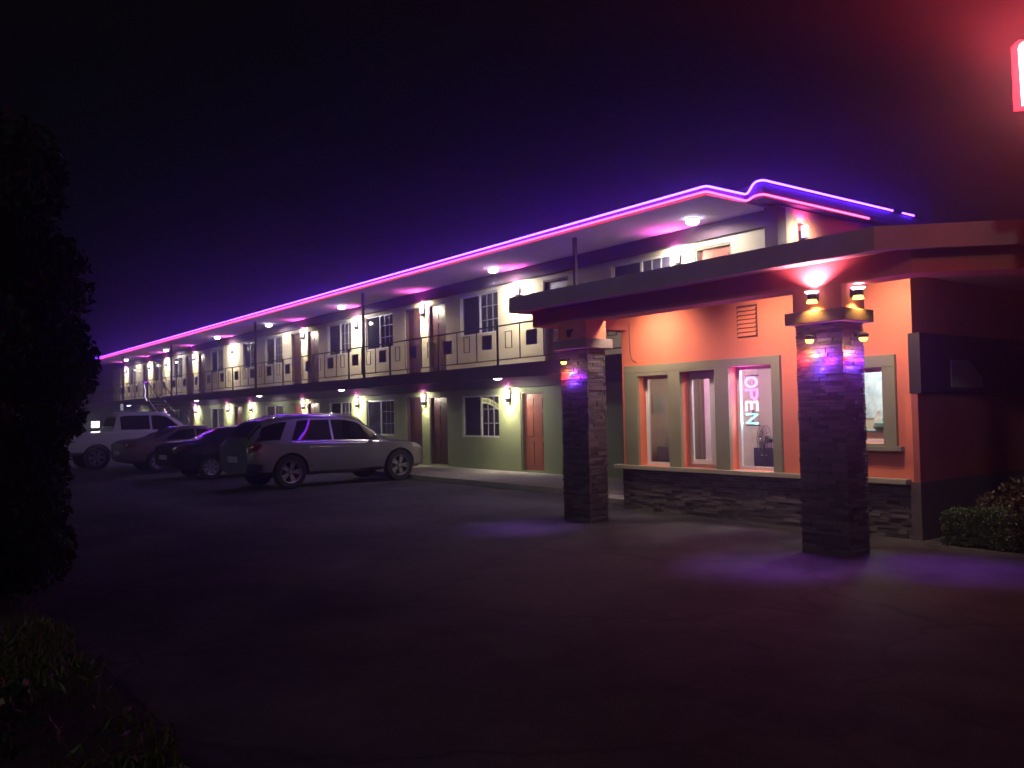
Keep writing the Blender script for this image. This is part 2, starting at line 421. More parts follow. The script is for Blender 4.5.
def door(a, b, z0, z1, m, swing=1):
    d = MB(); d.box(a+0.05, b-0.05, YW+0.10, YW+0.15, z0+0.01, z1-0.05)
    w_ = b-a-0.1
    # six raised panels
    for cx_ in (0.28, 0.72):
        for zz0, zz1 in ((0.08,0.38),(0.45,0.75),(0.81,0.94)):
            cx = a+0.05+w_*cx_; H = z1-z0-0.06
            d.box(cx-w_*0.16, cx+w_*0.16, YW+0.088, YW+0.0995, z0+H*zz0, z0+H*zz1)
    d = mpart(d, "door", m)
    fr = MB(); fr.box(a, a+0.048, YW+0.02, YW+0.16, z0, z1); fr.box(b-0.048, b, YW+0.02, YW+0.16, z0, z1); fr.box(a+0.048, b-0.048, YW+0.02, YW+0.16, z1-0.048, z1)
    mpart(fr, "frame", TRIM if m is DARKDOOR else OLIVE, d)
    kx = b-0.12 if swing > 0 else a+0.12
    k = MB(); k.cyl((kx,YW+0.06,z0+0.98),(kx,YW+0.10,z0+0.98),0.03,0.02,n=8); k.cyl((kx,YW+0.02,z0+0.98),(kx,YW+0.06,z0+0.98),0.022,0.03,n=8)
    mpart(k, "knob", CHROME, d)
for i, (a, b) in enumerate(UP_DOORS): door(a, b, *UDZ, REDDOOR if a > -12 else DARKDOOR, 1 if i % 2 else -1)
for i, (a, b) in enumerate(LO_DOORS): door(a, b, *LDZ, REDDOOR if (a > -18 or a in (-32.05, -38.5)) else DARKDOOR, 1 if i % 2 else -1)
for i, (a, b) in enumerate(UP_WINS): window(a, b, *UWZ)
for i, (a, b) in enumerate(LO_WINS): window(a, b, *LWZ)
for x in (-13.54, -23.14, -31.97, -43.1, -52.6, -61.4):
    mpart(MB().box(x-0.034, x+0.034, YE+0.02, YE+0.09, 2.765, 5.298), "support_post", IRON)
mpart(MB().cyl((-25.0, YW-0.06, 0.12), (-25.0, YW-0.06, 2.27), 0.04, n=8), "downpipe", TRIM) if False else None
# house number plates are unreadable in the photo: plain dark plates left out

# glowing arched band painting a sign's reflection on the lower window next to the terracotta door
sg = MB(); n = 12; xa, xb = -19.2, -18.42
pts = []
for i in range(n+1):
    t = i/n; x = xa+(xb-xa)*t; zc = 1.90+0.10*math.sin(math.pi*(0.25+0.75*t))-0.13*t
    pts.append((x, zc))
for i in range(n):
    (xa_, za_), (xb_, zb_) = pts[i], pts[i+1]
    sg.add([(xa_,YW+0.066,za_-0.075),(xb_,YW+0.066,zb_-0.075),(xb_,YW+0.066,zb_+0.075),(xa_,YW+0.066,za_+0.075),
            (xa_,YW+0.0775,za_-0.075),(xb_,YW+0.0775,zb_-0.075),(xb_,YW+0.0775,zb_+0.075),(xa_,YW+0.0775,za_+0.075)],
           [(0,1,2,3),(7,6,5,4),(0,4,5,1),(3,2,6,7)] + ([(0,3,7,4)] if i == 0 else []) + ([(1,5,6,2)] if i == n-1 else []))
ws = sg.build("sign_reflection", emit("pale_yellow_reflection", (0.85, 0.80, 0.36), 0.75))
tag(ws, "small pale yellow arched glow standing for a sign reflection in the green wall's grid window", "sign")
mk = MB()
for i in range(1, n):
    if i in (6,): continue
    x, z = pts[i]; mk.box(x-0.014, x+0.014, YW+0.0625, YW+0.0655, z-0.035, z+0.035)
mk.build("reflected_lettering", mat("reflected_letter_marks", (0.12,0.10,0.03), 0.6), ws)

# ------------------------------------------------------------------ balcony railing
rail = thing("balcony_railing", "black iron railing with square panels along the upper walkway", "railing", (0, YE+0.075, 2.76))
def rpart(mb, name, m=IRON):
    mb.v = [(x, y-(YE+0.075), z-2.76) for x, y, z in mb.v]; return mb.build(name, m, rail)
yr = YE+0.075
rpart(MB().box(X0, -10.8, yr-0.022, yr+0.022, 3.67, 3.70), "top_rail")
rpart(MB().box(X0, -10.8, yr-0.016, yr+0.016, 2.87, 2.895), "bottom_rail")
x = -11.2; k = 0; panels = []
while x > X0+0.5:
    if k % 3 == 0: rpart(MB().box(x-0.02, x+0.02, yr-0.02, yr+0.02, 2.765, 3.669), "post")
    else: rpart(MB().box(x-0.010, x+0.010, yr-0.010, yr+0.010, 2.896, 3.668), "baluster")
    if k % 2 == 0: panels.append(x-0.43)
    else:
        xc = x-0.43; bal = MB()      # outlined rectangle hung from the top rail
        ring = [(xc-.13,3.14),(xc+.13,3.14),(xc+.13,3.54),(xc-.13,3.54)]; rin = [(xc-.115,3.155),(xc+.115,3.155),(xc+.115,3.525),(xc-.115,3.525)]
        for j in range(4):
            q = [ring[j], ring[(j+1)%4], rin[(j+1)%4], rin[j]]
            bal.add([(a_,yr-.008,b_) for a_,b_ in q]+[(a_,yr+.008,b_) for a_,b_ in q], [(0,1,2,3),(7,6,5,4),(0,4,5,1),(2,6,7,3)])
        rpart(bal, "rectangle_panel")
    x -= 0.865; k += 1
for xc in panels:
    if xc > X0+0.6: rpart(MB().box(xc-0.19, xc+0.19, yr-0.012, yr+0.012, 3.16, 3.50), "square_panel", mat("panel_iron", (0.11,0.085,0.11), 0.5))

# ------------------------------------------------------------------ wall sconces and ceiling lamps of the motel
SC_LENS_UP = emit("sconce_pink_lens", (1.0, 0.62, 0.80), 4.0)
SC_LENS_DN = emit("sconce_warm_lens", (1.0, 0.90, 0.62), 5.0)
def sconce(label, loc, group, wm=1.0):
    t = thing("wall_sconce", label, "wall lamp", loc, 0, group)
    MB().box(-0.05, 0.05, -0.02, -0.001, -0.11, 0.11).build("backplate", BLACKM, t)
    MB().cyl((0,-0.09,-0.13),(0,-0.09,-0.03),0.045,0.055,n=12).box(-0.02,0.02,-0.06,-0.021,-0.10,-0.06).build("body", BLACKM, t, smooth=True)
    MB().cyl((0,-0.09,-0.029),(0,-0.09,0.19),0.06,0.07,n=12).build("upper_lens", SC_LENS_UP, t, smooth=True)
    MB().cyl((0,-0.09,-0.15),(0,-0.09,-0.131),0.045,n=12).build("lower_lens", SC_LENS_DN, t, smooth=True)
    lamp("glow_up", 'SPOT', (0,-0.10,0.22), (1.0,0.10,0.70), 95*wm, t, 0.03, (0,-0.12,1), 150, 0.7)
    lamp("glow_down", 'SPOT', (0,-0.12,-0.17), (1.0,0.84,0.55), 80*wm, t, 0.03, (0,0.22,-1), 120, 0.8)
    lamp("glow_wall", 'SPOT', (0,-0.34,0.10), (1.0,0.88,0.68), 185*wm, t, 0.04, (0,0.75,-0.45), 165, 0.7)
    return t
UPX = [(-11.95,"beside the upper terracotta door over the canopy"),(-17.36,"right of the wide upper window nearest the canopy"),(-22.03,"between the two dark upper doors nearest the canopy"),
       (-26.35,"between two upper windows above the silver car's hood"),(-30.78,"between two dark upper doors above the silver car"),(-38.54,"between upper windows above the silver car's tail"),
       (-44.1,"between two upper doors above the dark sedan"),(-49.1,"between two upper windows above the white truck"),(-52.55,"beside the lone dark upper door above the truck cab"),(-58.2,"by the farthest upper door at the left end")]
for i, (x, l) in enumerate(UPX):
    sconce("upper pink and white sconce " + l, (x, YW, 4.68), "wall sconces on the motel", [1,1,.9,1.05,.8,1.1,.75,.95,.9,.85][i])
LOX = [(-17.85,"between grid window and terracotta door"),(-22.03,"between dark doors at the silver car's nose"),(-26.35,"between two windows above the silver car's windshield"),
       (-30.78,"between two doors above the silver car's roof"),(-36.3,"beside a window above the silver car's rear roof"),(-39.2,"left of a reddish door behind the dark sedan"),
       (-43.9,"near the dark door above the dark sedan's trunk"),(-49.1,"at the foot of the stairs near the truck")]
for i, (x, l) in enumerate(LOX):
    sconce("ground floor pink and white sconce " + l, (x, YW, 2.03), "wall sconces on the motel", [.6,.32,.7,.55,.75,.65,.75,.55][i])
es = sconce("pink wall sconce on the rose end wall under the red neon", (-9.40, 13.95, 4.80), "wall sconces on the motel", 0.3); es.rotation_euler = (0,0,math.pi/2)
LAMPM = emit("ceiling_lamp_lens", (0.80, 0.74, 1.0), 20.0)
def ceiling_lamp(label, loc, watts):
    t = thing("ceiling_lamp", label, "ceiling lamp", loc, 0, "ceiling lamps along the motel walkways")
    MB().lathe([(0.10,-0.03),(0.12,-0.015),(0.12,0.0)], n=16).build("base", WHITEFR, t, smooth=True)
    MB().lathe([(0.03,-0.13),(0.09,-0.115),(0.125,-0.08),(0.125,-0.05),(0.10,-0.031)], n=16).build("dome", LAMPM, t, smooth=True)
    lamp("glow", 'SPOT', (0,0,-0.16), (1.0,0.92,0.88), watts, t, 0.08, (0,0.25,-1), 172, 0.3)
    return t
ORD = ["first","second","third","fourth","fifth","sixth","seventh"]
for i, x in enumerate([-10.96,-17.5,-26.1,-32.5,-38.6,-46.7,-55.2]):
    ceiling_lamp(f"white lamp under the neon roof edge, {ORD[i]} from the canopy end", (x, 12.75, 5.30), 140)
for i, x in enumerate([-17.2,-25.9,-33.2,-41.2,-54.0]):
    ceiling_lamp(f"white lamp under the upper walkway slab, {ORD[i]} from the canopy end", (x, 12.6, 2.58), 48)

# ------------------------------------------------------------------ neon tubes
def smooth_path(pts, rad=0.08, n=5):
    out = [Vector(pts[0])]
    for i in range(1, len(pts)-1):
        p, a, b = Vector(pts[i]), Vector(pts[i-1]), Vector(pts[i+1])
        da, db = (a-p), (b-p); r = min(rad, da.length*0.45, db.length*0.45)
        p0, p1 = p+da.normalized()*r, p+db.normalized()*r
        for k in range(n+1):
            t = k/n; out.append(p0*(1-t)**2 + p*2*t*(1-t) + p1*t*t)
    out.append(Vector(pts[-1])); return out
def split_long(pts, L=3.0):
    o = [pts[0]]
    for a, b in zip(pts[:-1], pts[1:]):
        n = max(1, int((b-a).length/L))
        for k in range(1, n+1): o.append(a + (b-a)*(k/n))
    return o
BLUEN = emit("violet_neon", (0.085, 0.016, 1.0), 64.0)
REDN = emit("red_neon", (1.0, 0.06, 0.17), 9.5)
zn = 5.44
blue = MB().tube(split_long(smooth_path([(-59.3,11.49,zn),(-9.56,11.49,zn),(-9.56,12.60,zn),(-9.40,12.60,5.63),(-9.22,12.60,5.63),(-9.22,16.9,5.63)])), 0.016, 8)
nb = blue.build("neon_tube", BLUEN, smooth=True); tag(nb, "violet neon tube along the top of the roof edge", "neon light")
nb2 = MB().tube([(-9.22,17.3,5.63),(-9.22,17.75,5.63)], 0.016, 8).build("neon_tube", BLUEN, smooth=True); tag(nb2, "short stub of violet neon past the gap at the roof's right end", "neon light")
nb3 = MB().tube([(-61.2,11.49,zn),(-59.8,11.49,zn)], 0.024, 8).build("neon_tube", emit("pink_neon", (1.0,0.3,0.75), 9.0), smooth=True); tag(nb3, "short pink neon piece at the far left roof end", "neon light")
zr = 5.345
red = MB().tube(split_long(smooth_path([(-59.3,11.49,zr),(-9.56,11.49,zr),(-9.56,12.60,zr-0.02),(-9.40,12.58,5.38),(-9.22,12.60,5.38),(-9.22,16.0,5.36)])), 0.017, 8)
nr = red.build("neon_tube", REDN, smooth=True); tag(nr, "red neon tube along the bottom of the roof edge", "neon light")

# ------------------------------------------------------------------ canopy over the office drive
CZ0, CZ1 = 3.20, 3.44
canopy = thing("entrance_canopy", "brown flat canopy with red beam over the motel office drive", "canopy", (-7.5, 8.7, 2.7))
def cpart(mb, name, m, **k):
    mb.v = [(x+7.5, y-8.7, z-2.7) for x, y, z in mb.v]; return mb.build(name, m, canopy, **k)
POLY = [(-10.72,8.1),(-4.62,8.1),(-3.2,9.52),(-3.2,16.0),(-8.85,16.0),(-8.85,11.8),(-10.72,11.8)]
def inset(poly, d):
    n = len(poly); out = []
    for i in range(n):
        p, a, b = Vector(poly[i]), Vector(poly[i-1]), Vector(poly[(i+1) % n])
        e0, e1 = (p-a).normalized(), (b-p).normalized()
        n0, n1 = Vector((-e0.y, e0.x)), Vector((-e1.y, e1.x))
        m_ = (n0+n1); m_ = m_/(m_.dot(n0)); q = p + m_*d
        out.append((q.x, q.y))
    return out
IN = inset(POLY, 0.06)
fa = MB(); nP = len(POLY)
for i in range(nP):
    j = (i+1) % nP
    a, b, c, d = POLY[i], POLY[j], IN[j], IN[i]
    fa.add([(*a,CZ0),(*b,CZ0),(*c,CZ0),(*d,CZ0),(*a,CZ1),(*b,CZ1),(*c,CZ1),(*d,CZ1)], [(0,1,5,4),(2,3,7,6),(0,3,2,1),(4,5,6,7)])
cpart(fa, "fascia", FASCIA)
IN2 = inset(POLY, 0.062)
cpart(MB().prism(IN2, 3.235, 3.265), "soffit", mat("canopy_soffit", (0.62,0.40,0.30), 0.8, var=0.06))
cpart(MB().prism(IN2, 3.268, 3.40), "roof", mat("roof_felt", (0.10,0.09,0.09), 0.9, var=0.2))
BO = [(-10.63,8.5),(-4.46,8.5),(-3.6,9.36),(-3.6,15.9)]
BI = [(-10.63,8.86),(-4.61,8.86),(-3.96,9.51),(-3.96,15.9)]
bmb = MB()
for i in range(3):
    a, b, c, d = BO[i], BO[i+1], BI[i+1], BI[i]
    bmb.add([(*a,2.98),(*b,2.98),(*c,2.98),(*d,2.98),(*a,3.233),(*b,3.233),(*c,3.233),(*d,3.233)],
            [(0,1,5,4),(2,3,7,6),(0,3,2,1)] + ([(3,0,4,7)] if i == 0 else []) + ([(1,2,6,5)] if i == 2 else []))
bmb.box(-10.63, -10.30, 8.862, 11.7, 2.98, 3.233)
cpart(bmb, "beam", REDST)
for cxx, n_ in ((-9.68,0),(-5.55,1)):
    pass
# soffit downlights behind the beam: they light the office wall
LENSW = emit("warm_downlight_lens", (1.0,0.72,0.45), 5.0)
for i, (x, y, wt, lab) in enumerate([(-9.5,9.4,190,"round warm downlight in the canopy soffit near the left pillar"),(-7.2,9.2,185,"round warm downlight in the canopy soffit over the front windows"),(-5.42,9.35,150,"round warm downlight in the canopy soffit behind the right pillar")]):
    t = thing("soffit_downlight", lab, "downlight", (x, y, 3.235), 0, "downlights under the canopy")
    MB().lathe([(0.095,-0.02),(0.11,-0.012),(0.11,-0.001)], n=18).build("trim_ring", BLACKM, t, smooth=True)
    MB().lathe([(0.07,-0.028),(0.075,-0.0205)], n=18).build("lens", LENSW, t, smooth=True)
    lamp("glow", 'SPOT', (0,0,-0.05), (1.0,0.74,0.60), wt, t, 0.06, (0,0.75,-0.62), 128, 1.0)

t = thing("soffit_downlight", "added warm fill downlight in the canopy soffit right beside the left pillar", "downlight", (-8.75, 8.98, 3.235), 0, "downlights under the canopy")  # added fill fixture, brightens the left pillar's inner side
MB().lathe([(0.095,-0.02),(0.11,-0.012),(0.11,-0.001)], n=18).build("trim_ring", BLACKM, t, smooth=True)  # trim of the added fill downlight
MB().lathe([(0.07,-0.028),(0.075,-0.0205)], n=18).build("lens", LENSW, t, smooth=True)
lamp("glow", 'SPOT', (0,0,-0.05), (1.0,0.86,0.74), 80, t, 0.06, (-0.8,-0.15,-0.9), 110, 0.8)

# ------------------------------------------------------------------ stacked stone cladding helper
def ledge_face(mb, axis, a0, a1, z0, z1, p, out, ch=(0.03,0.055), cl=(0.10,0.32)):
    """courses of thin stones on a face; out = +-1 direction of the face normal along the other axis"""
    z = z0
    while z < z1-0.01:
        h = min(rnd.uniform(*ch), z1-z)
        if z1-(z+h) < 0.015: h = z1-z
        a = a0 - rnd.uniform(0, 0.1)
        while a < a1-1e-4:
            l = rnd.uniform(*cl); b = min(a+l, a1); aa = max(a, a0)
            if a1-b < 0.04: b = a1
            if b-aa > 0.01:
                d = rnd.uniform(0.014, 0.034) * out; e = 0.0025
                q = sorted((p, p+d))
                if axis == 'x': mb.box(aa+e, b-e, q[0], q[1], z+e, z+h-e)
                else: mb.box(q[0], q[1], aa+e, b-e, z+e, z+h-e)
            a = b if b >= a1 else a+l
        z += h
    return mb

# ------------------------------------------------------------------ pillars
def pillar(x0, x1, y0, y1, label, stucco=REDST):
    t = thing("stone_pillar", label, "pillar", ((x0+x1)/2, (y0+y1)/2, 0), 0, "stone pillars carrying the canopy")
    def pp(mb, name, m, **k):
        mb.v = [(x-(x0+x1)/2, y-(y0+y1)/2, z) for x, y, z in mb.v]; return mb.build(name, m, t, **k)
    pp(MB().box(x0+0.04, x1-0.04, y0+0.04, y1-0.04, 0, 2.568), "core", mat("mortar", (0.05,0.045,0.045), 0.9))
    s = MB()
    ledge_face(s, 'x', x0+0.01, x1-0.01, 0.0, 2.565, y0+0.041, -1); ledge_face(s, 'x', x0+0.01, x1-0.01, 0.0, 2.565, y1-0.041, 1)
    ledge_face(s, 'y', y0+0.042, y1-0.042, 0.0, 2.565, x0+0.041, -1); ledge_face(s, 'y', y0+0.042, y1-0.042, 0.0, 2.565, x1-0.041, 1)
    pp(s, "stone_cladding", STONE)
    pp(MB().box(x0-0.07, x1+0.07, y0-0.07, y1+0.07, 2.57, 2.71), "cap", mat("pillar_cap", (0.32,0.22,0.19), 0.8, var=0.12, scale=5, bump=0.2), bevel=0.012)
    pp(MB().box(x0, x1, y0-0.003, y1, 2.712, 2.978), "stucco_shaft", stucco)
    return t
PL = (-10.0, -9.38, 8.5, 8.9); PR = (-5.86, -5.25, 8.5, 8.95)
pillar(*PL, "stone pillar carrying the canopy's left end, one side lit grey", CORAL)
pillar(*PR, "dark stone pillar with lit twin lamps above its cap, right of the office windows", REDST)

# sconces above the right pillar's cap, spots under the caps
P_UP = emit("pillar_pink_lens", (1.0,0.55,0.72), 6.0)
P_DN = emit("pillar_amber_lens", (1.0,0.70,0.16), 4.0)
def pillar_sconce(label, loc, rz, wm=1.0):
    t = thing("pillar_sconce", label, "wall lamp", loc, rz, "twin beam lamps on the right pillar")
    MB().box(-0.04,0.04,-0.02,-0.004,-0.05,0.05).build("backplate", BLACKM, t)
    MB().cyl((0,-0.075,-0.03),(0,-0.075,0.03),0.05,n=14).box(-0.02,0.02,-0.04,-0.0205,-0.02,0.02).build("body", BLACKM, t, smooth=True)
    MB().lathe([(0.050,0.031),(0.078,0.055),(0.078,0.062)], (0,-0.075,0), 14).build("upper_lens", P_UP, t, smooth=True)
    MB().lathe([(0.062,-0.07),(0.05,-0.031)], (0,-0.075,0), 14).build("lower_lens", P_DN, t, smooth=True)
    lamp("glow_up", 'SPOT', (0,-0.09,0.09), (1.0,0.25,0.42), 95*wm, t, 0.03, (0,0.05,1), 140, 0.6)
    lamp("glow_down", 'SPOT', (0,-0.09,-0.09), (1.0,0.55,0.12), 20*wm, t, 0.02, (0,0.25,-1), 130, 0.6)
    return t
pillar_sconce("pink and amber wall lamp on the front of the right pillar above its cap", (-5.56, 8.497, 2.86), 0)
pillar_sconce("pink and amber wall lamp on the right-hand side of the right pillar above its cap", (-5.25, 8.71, 2.88), math.pi/2, 0.9)
def rgb_spot(label, loc, rz, wm=1.0):
    t = thing("cluster_spotlight", label, "spotlight", loc, rz, "coloured spotlights under the pillar caps")
    MB().box(-0.025,0.025,-0.045,-0.004,-0.02,0.02).build("bracket", BLACKM, t)
    MB().lathe([(0.05,-0.035),(0.062,0.0),(0.03,0.02)], (0,-0.10,0), 14).build("hood", BLACKM, t, smooth=True)
    MB().lathe([(0.030,-0.075),(0.044,-0.055),(0.046,-0.036)], (0,-0.10,0), 12).build("bulb", emit("amber_bulb", (1.0,0.62,0.10), 5.5), t, smooth=True)
    lamp("glow_amber", 'POINT', (0,-0.10,-0.10), (1.0,0.66,0.14), 0.55*wm, t, 0.02)
    for nm_, dx_, dy_, dz_, c_, w_ in (("glow_red",-0.16,-0.006,-0.25,(1.0,0.03,0.01),0.50),("glow_orange",-0.10,-0.004,-0.17,(1.0,0.24,0.02),0.16),("glow_cyan",-0.03,-0.004,-0.21,(0.04,0.95,0.80),0.10),
                                   ("glow_pink",0.055,-0.004,-0.18,(1.0,0.16,0.75),0.20),("glow_violet_near",0.14,-0.008,-0.27,(0.26,0.02,1.0),0.85),("glow_blue",0.03,-0.008,-0.36,(0.10,0.04,1.0),0.50)):
        lamp(nm_, 'POINT', (dx_,dy_-0.012,dz_), c_, w_*wm*8.0, t, 0.012)
    lamp("glow_violet", 'SPOT', (0.0,-0.14,-0.07), (0.34,0.08,1.0), 350*wm, t, 0.03, (0.0,-0.32,-1), 50, 1.0)
    return t
rgb_spot("small amber and rainbow spotlight on the front of the right pillar", (-5.58, 8.482, 2.42), 0)
rgb_spot("small amber and rainbow spotlight on the right-hand side of the right pillar", (-5.232, 8.71, 2.42), math.pi/2, 0.8)
rgb_spot("small amber and rainbow spotlight on the dark face of the left pillar", (-9.76, 8.482, 2.42), 0, 0.7)
ho = MB().prism([(-0.05,0),(0.05,0),(0.012,-0.001),(-0.012,-0.001)], 0, 0.01) if False else None
pb = MB(); pb.box(-9.80,-9.66,8.478,8.497,2.84,2.87); pb.cyl((-9.77,8.47,2.85),(-9.74,8.47,2.76),0.02,n=8); pb.cyl((-9.70,8.47,2.85),(-9.73,8.47,2.76),0.02,n=8)
tag(pb.build("unlit_wall_lamp", BLACKM), "small unlit V shaped lamp on the left pillar's upper front", "wall lamp")

# ------------------------------------------------------------------ office
OX0, OX1, OY = -10.43, -5.40, 10.25
office = thing("motel_office", "coral stucco motel office with stone base and olive framed windows", "office", (-7.9, OY, 0))
def opart(mb, name, m, parent=office, **k):
    mb.v = [(x+7.9, y-OY, z) for x, y, z in mb.v]; return mb.build(name, m, parent, **k)
W1 = [(-10.04,-9.36,0.735,2.19),(-9.11,-8.43,0.735,2.22),(-8.17,-7.42,0.735,2.25)]
W2 = (-6.55,-5.78,1.16,2.12)
holes = W1 + [W2]
w = holed_wall('x', OX0, OX1, 0.0, 3.232, OY, OY+0.22, holes); w.v = [(x+7.9, y-OY, z) for x, y, z in w.v]; wall_build(w, "front_wall", CORAL, office)
opart(MB().box(OX1-0.22, OX1, OY+0.222, OY+5.6, 2.5, 3.232), "side_wall", REDST)
opart(MB().box(OX1-0.22, OX1-0.002, OY+0.222, OY+5.6, 0.0, 2.498), "side_wall", REDST)
opart(MB().box(OX0, OX0+0.2, OY+0.222, 11.85, 0.0, 3.232), "side_wall", CORAL)
opart(MB().box(OX0+0.202, OX0+0.215, OY+0.224, 11.945, 0.06, 2.54), "wall_lining", mat("dim_lining", (0.30,0.25,0.22), 0.8, var=0.1))
opart(MB().box(OX0+0.2, OX1-0.22, 11.95, 12.1, 0.0, 3.1), "back_wall", mat("beige_interior", (0.55,0.46,0.36), 0.8, var=0.06))
opart(MB().box(OX0+0.2, OX1-0.22, OY+0.222, 11.95, 0.0, 0.05), "floor", mat("floor_tile", (0.3,0.25,0.2), 0.5))
opart(MB().box(OX0+0.2, OX1-0.22, OY+0.222, 11.95, 2.55, 2.6), "ceiling", mat("interior_ceiling", (0.6,0.58,0.55), 0.8))
opart(MB().box(-9.02, -8.96, OY+0.34, 11.945, 0.05, 2.545), "partition", mat("brown_partition", (0.42,0.34,0.28), 0.7, var=0.2))
opart(MB().box(-7.36, -7.30, OY+0.24, 11.945, 0.05, 2.545), "partition", mat("beige_interior", (0.5,0.4,0.3)))
# projecting dark side panel with tinted band
opart(MB().box(OX1-0.05, OX1+0.07, OY-0.05, OY+5.0, 0.0, 0.70), "side_base", STONE)
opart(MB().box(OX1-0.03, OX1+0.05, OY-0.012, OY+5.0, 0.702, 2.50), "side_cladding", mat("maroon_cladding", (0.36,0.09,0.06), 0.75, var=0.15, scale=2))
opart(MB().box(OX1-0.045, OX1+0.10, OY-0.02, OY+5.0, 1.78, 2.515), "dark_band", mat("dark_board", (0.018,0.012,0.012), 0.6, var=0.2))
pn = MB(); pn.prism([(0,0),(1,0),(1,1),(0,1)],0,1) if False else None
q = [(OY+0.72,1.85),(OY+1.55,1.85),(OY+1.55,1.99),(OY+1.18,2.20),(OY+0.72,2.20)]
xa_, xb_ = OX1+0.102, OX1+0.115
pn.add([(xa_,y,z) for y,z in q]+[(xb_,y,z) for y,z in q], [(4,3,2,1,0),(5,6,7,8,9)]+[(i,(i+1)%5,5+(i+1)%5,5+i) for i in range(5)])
opart(pn, "reflected_light_patch", mat("reflected_light_patch", (0.34,0.38,0.36), 0.6, var=0.1))  # pale patch painting light reflected in the dark band
# stone base + ledge
s = MB(); ledge_face(s, 'x', OX0-0.01, OX1-0.055, 0.0, 0.665, OY-0.004, -1); ledge_face(s, 'y', OY, 11.84, 0.0, 0.665, OX0-0.004, -1)
opart(s, "stone_base", STONE)
opart(MB().box(OX0-0.13, OX1-0.07, OY-0.13, OY-0.003, 0.668, 0.733), "ledge", LEDGE, bevel=0.01)
# window surrounds
fx0, fx1, fz1 = -10.33, -7.28, 2.37
sur = MB()
top = [(fx0,fz1-0.03),(fx1,fz1)]
sur.box(fx0, fx1, OY-0.055, OY-0.003, 2.253, 2.37)
sur.box(fx0, -10.04, OY-0.055, OY-0.003, 0.735, 2.251)
for a, b in ((-9.36,-9.11),(-8.43,-8.17),(-7.42,fx1)): sur.box(a, b, OY-0.055, OY-0.003, 0.735, 2.251)
sur.box(-10.039,-9.361,OY-0.054,OY-0.003,2.192,2.251); sur.box(-9.109,-8.431,OY-0.054,OY-0.003,2.222,2.251)
opart(sur, "window_surround", OLIVE, bevel=0.006)
sur = MB(); a, b, c, d = W2
sur.box(a-0.17, b+0.17, OY-0.055, OY-0.003, d+0.001, d+0.15); sur.box(a-0.17, a, OY-0.055, OY-0.003, c-0.03, d); sur.box(b, b+0.17, OY-0.055, OY-0.003, c-0.03, d)
sur.box(a-0.22, b+0.24, OY-0.09, OY-0.003, c-0.09, c-0.031); sur.box(a+0.001,b-0.001,OY-0.054,OY-0.003,c-0.0305,c)
opart(sur, "window_surround", OLIVE, bevel=0.006)
GL = glass_mat("office_glass")
def owin(h, style):
    a, b, c, d = h; y0, y1 = OY+0.15, OY+0.20; t = 0.05
    f = MB(); f.box(a,a+t,y0,y1,c,d); f.box(b-t,b,y0,y1,c,d); f.box(a+t,b-t,y0,y1,c,c+t); f.box(a+t,b-t,y0,y1,d-t,d)
    if style == "slider":
        f.box(a+t, a+t+0.05, y0-0.03, y0-0.002, c+t, d-t); f.box(b-0.24, b-0.15, y0-0.03, y0-0.002, c+t, d-t)
        f.box(a+t+0.05, b-0.24, y0-0.03, y0-0.002, c+t, c+t+0.07); f.box(a+t+0.05, b-0.24, y0-0.03, y0-0.002, d-t-0.07, d-t)
    f = opart(f, "window_frame", WHITEFR)
    opart(MB().add([(a+t,OY+0.175,c+t),(b-t,OY+0.175,c+t),(b-t,OY+0.175,d-t),(a+t,OY+0.175,d-t)],[(0,1,2,3)]), "pane", GL, f)
owin(W1[0], "fixed"); owin(W1[1], "slider"); owin(W1[2], "fixed"); owin(W2, "fixed")
# louvred vent
v = MB()
for k in range(7): z = 2.68+k*0.062; v.add([(-8.0,OY-0.03,z),(-7.68,OY-0.03,z),(-7.68,OY-0.004,z+0.045),(-8.0,OY-0.004,z+0.045),(-8.0,OY-0.03,z+0.006),(-7.68,OY-0.03,z+0.006),(-7.68,OY-0.004,z+0.051),(-8.0,OY-0.004,z+0.051)],[(0,3,2,1),(4,5,6,7),(0,1,5,4),(1,2,6,5),(2,3,7,6),(3,0,4,7)])
ven = opart(v, "vent", CORAL)
opart(MB().box(-8.02,-7.66,OY-0.0035,OY-0.001,2.66,3.13), "vent_recess", mat("vent_dark", (0.05,0.015,0.01), 0.9), ven)
cb = [(-10.22,OY-0.015,3.1),(-10.23,OY-0.015,2.9),(-10.22,OY-0.015,2.6),(-10.18,OY-0.015,2.47),(-10.08,OY-0.015,2.43)]
tag(MB().tube(smooth_path(cb,0.1), 0.006, 6).build("loose_cable", BLACKPL), "thin dark cable hanging on the coral wall left of the vent", "cable")

# ------------------------------------------------------------------ inside the office
lamp("room_lamp", 'POINT', (-7.5, 11.2, 2.45), (1.0,0.92,0.86), 190, None, 0.15)
rl = thing("room_lamp", "plain round ceiling lamp inside the office window room", "ceiling lamp", (-7.5,11.2,2.55))
MB().lathe([(0.08,-0.06),(0.14,-0.04),(0.14,-0.001)], n=16).build("shade", emit("room_lamp_lens",(1,0.9,0.75),2.5), rl, smooth=True)
lamp("shop_lamp", 'POINT', (-6.4, 11.2, 2.4), (0.90,1.0,0.92), 90, None, 0.15)
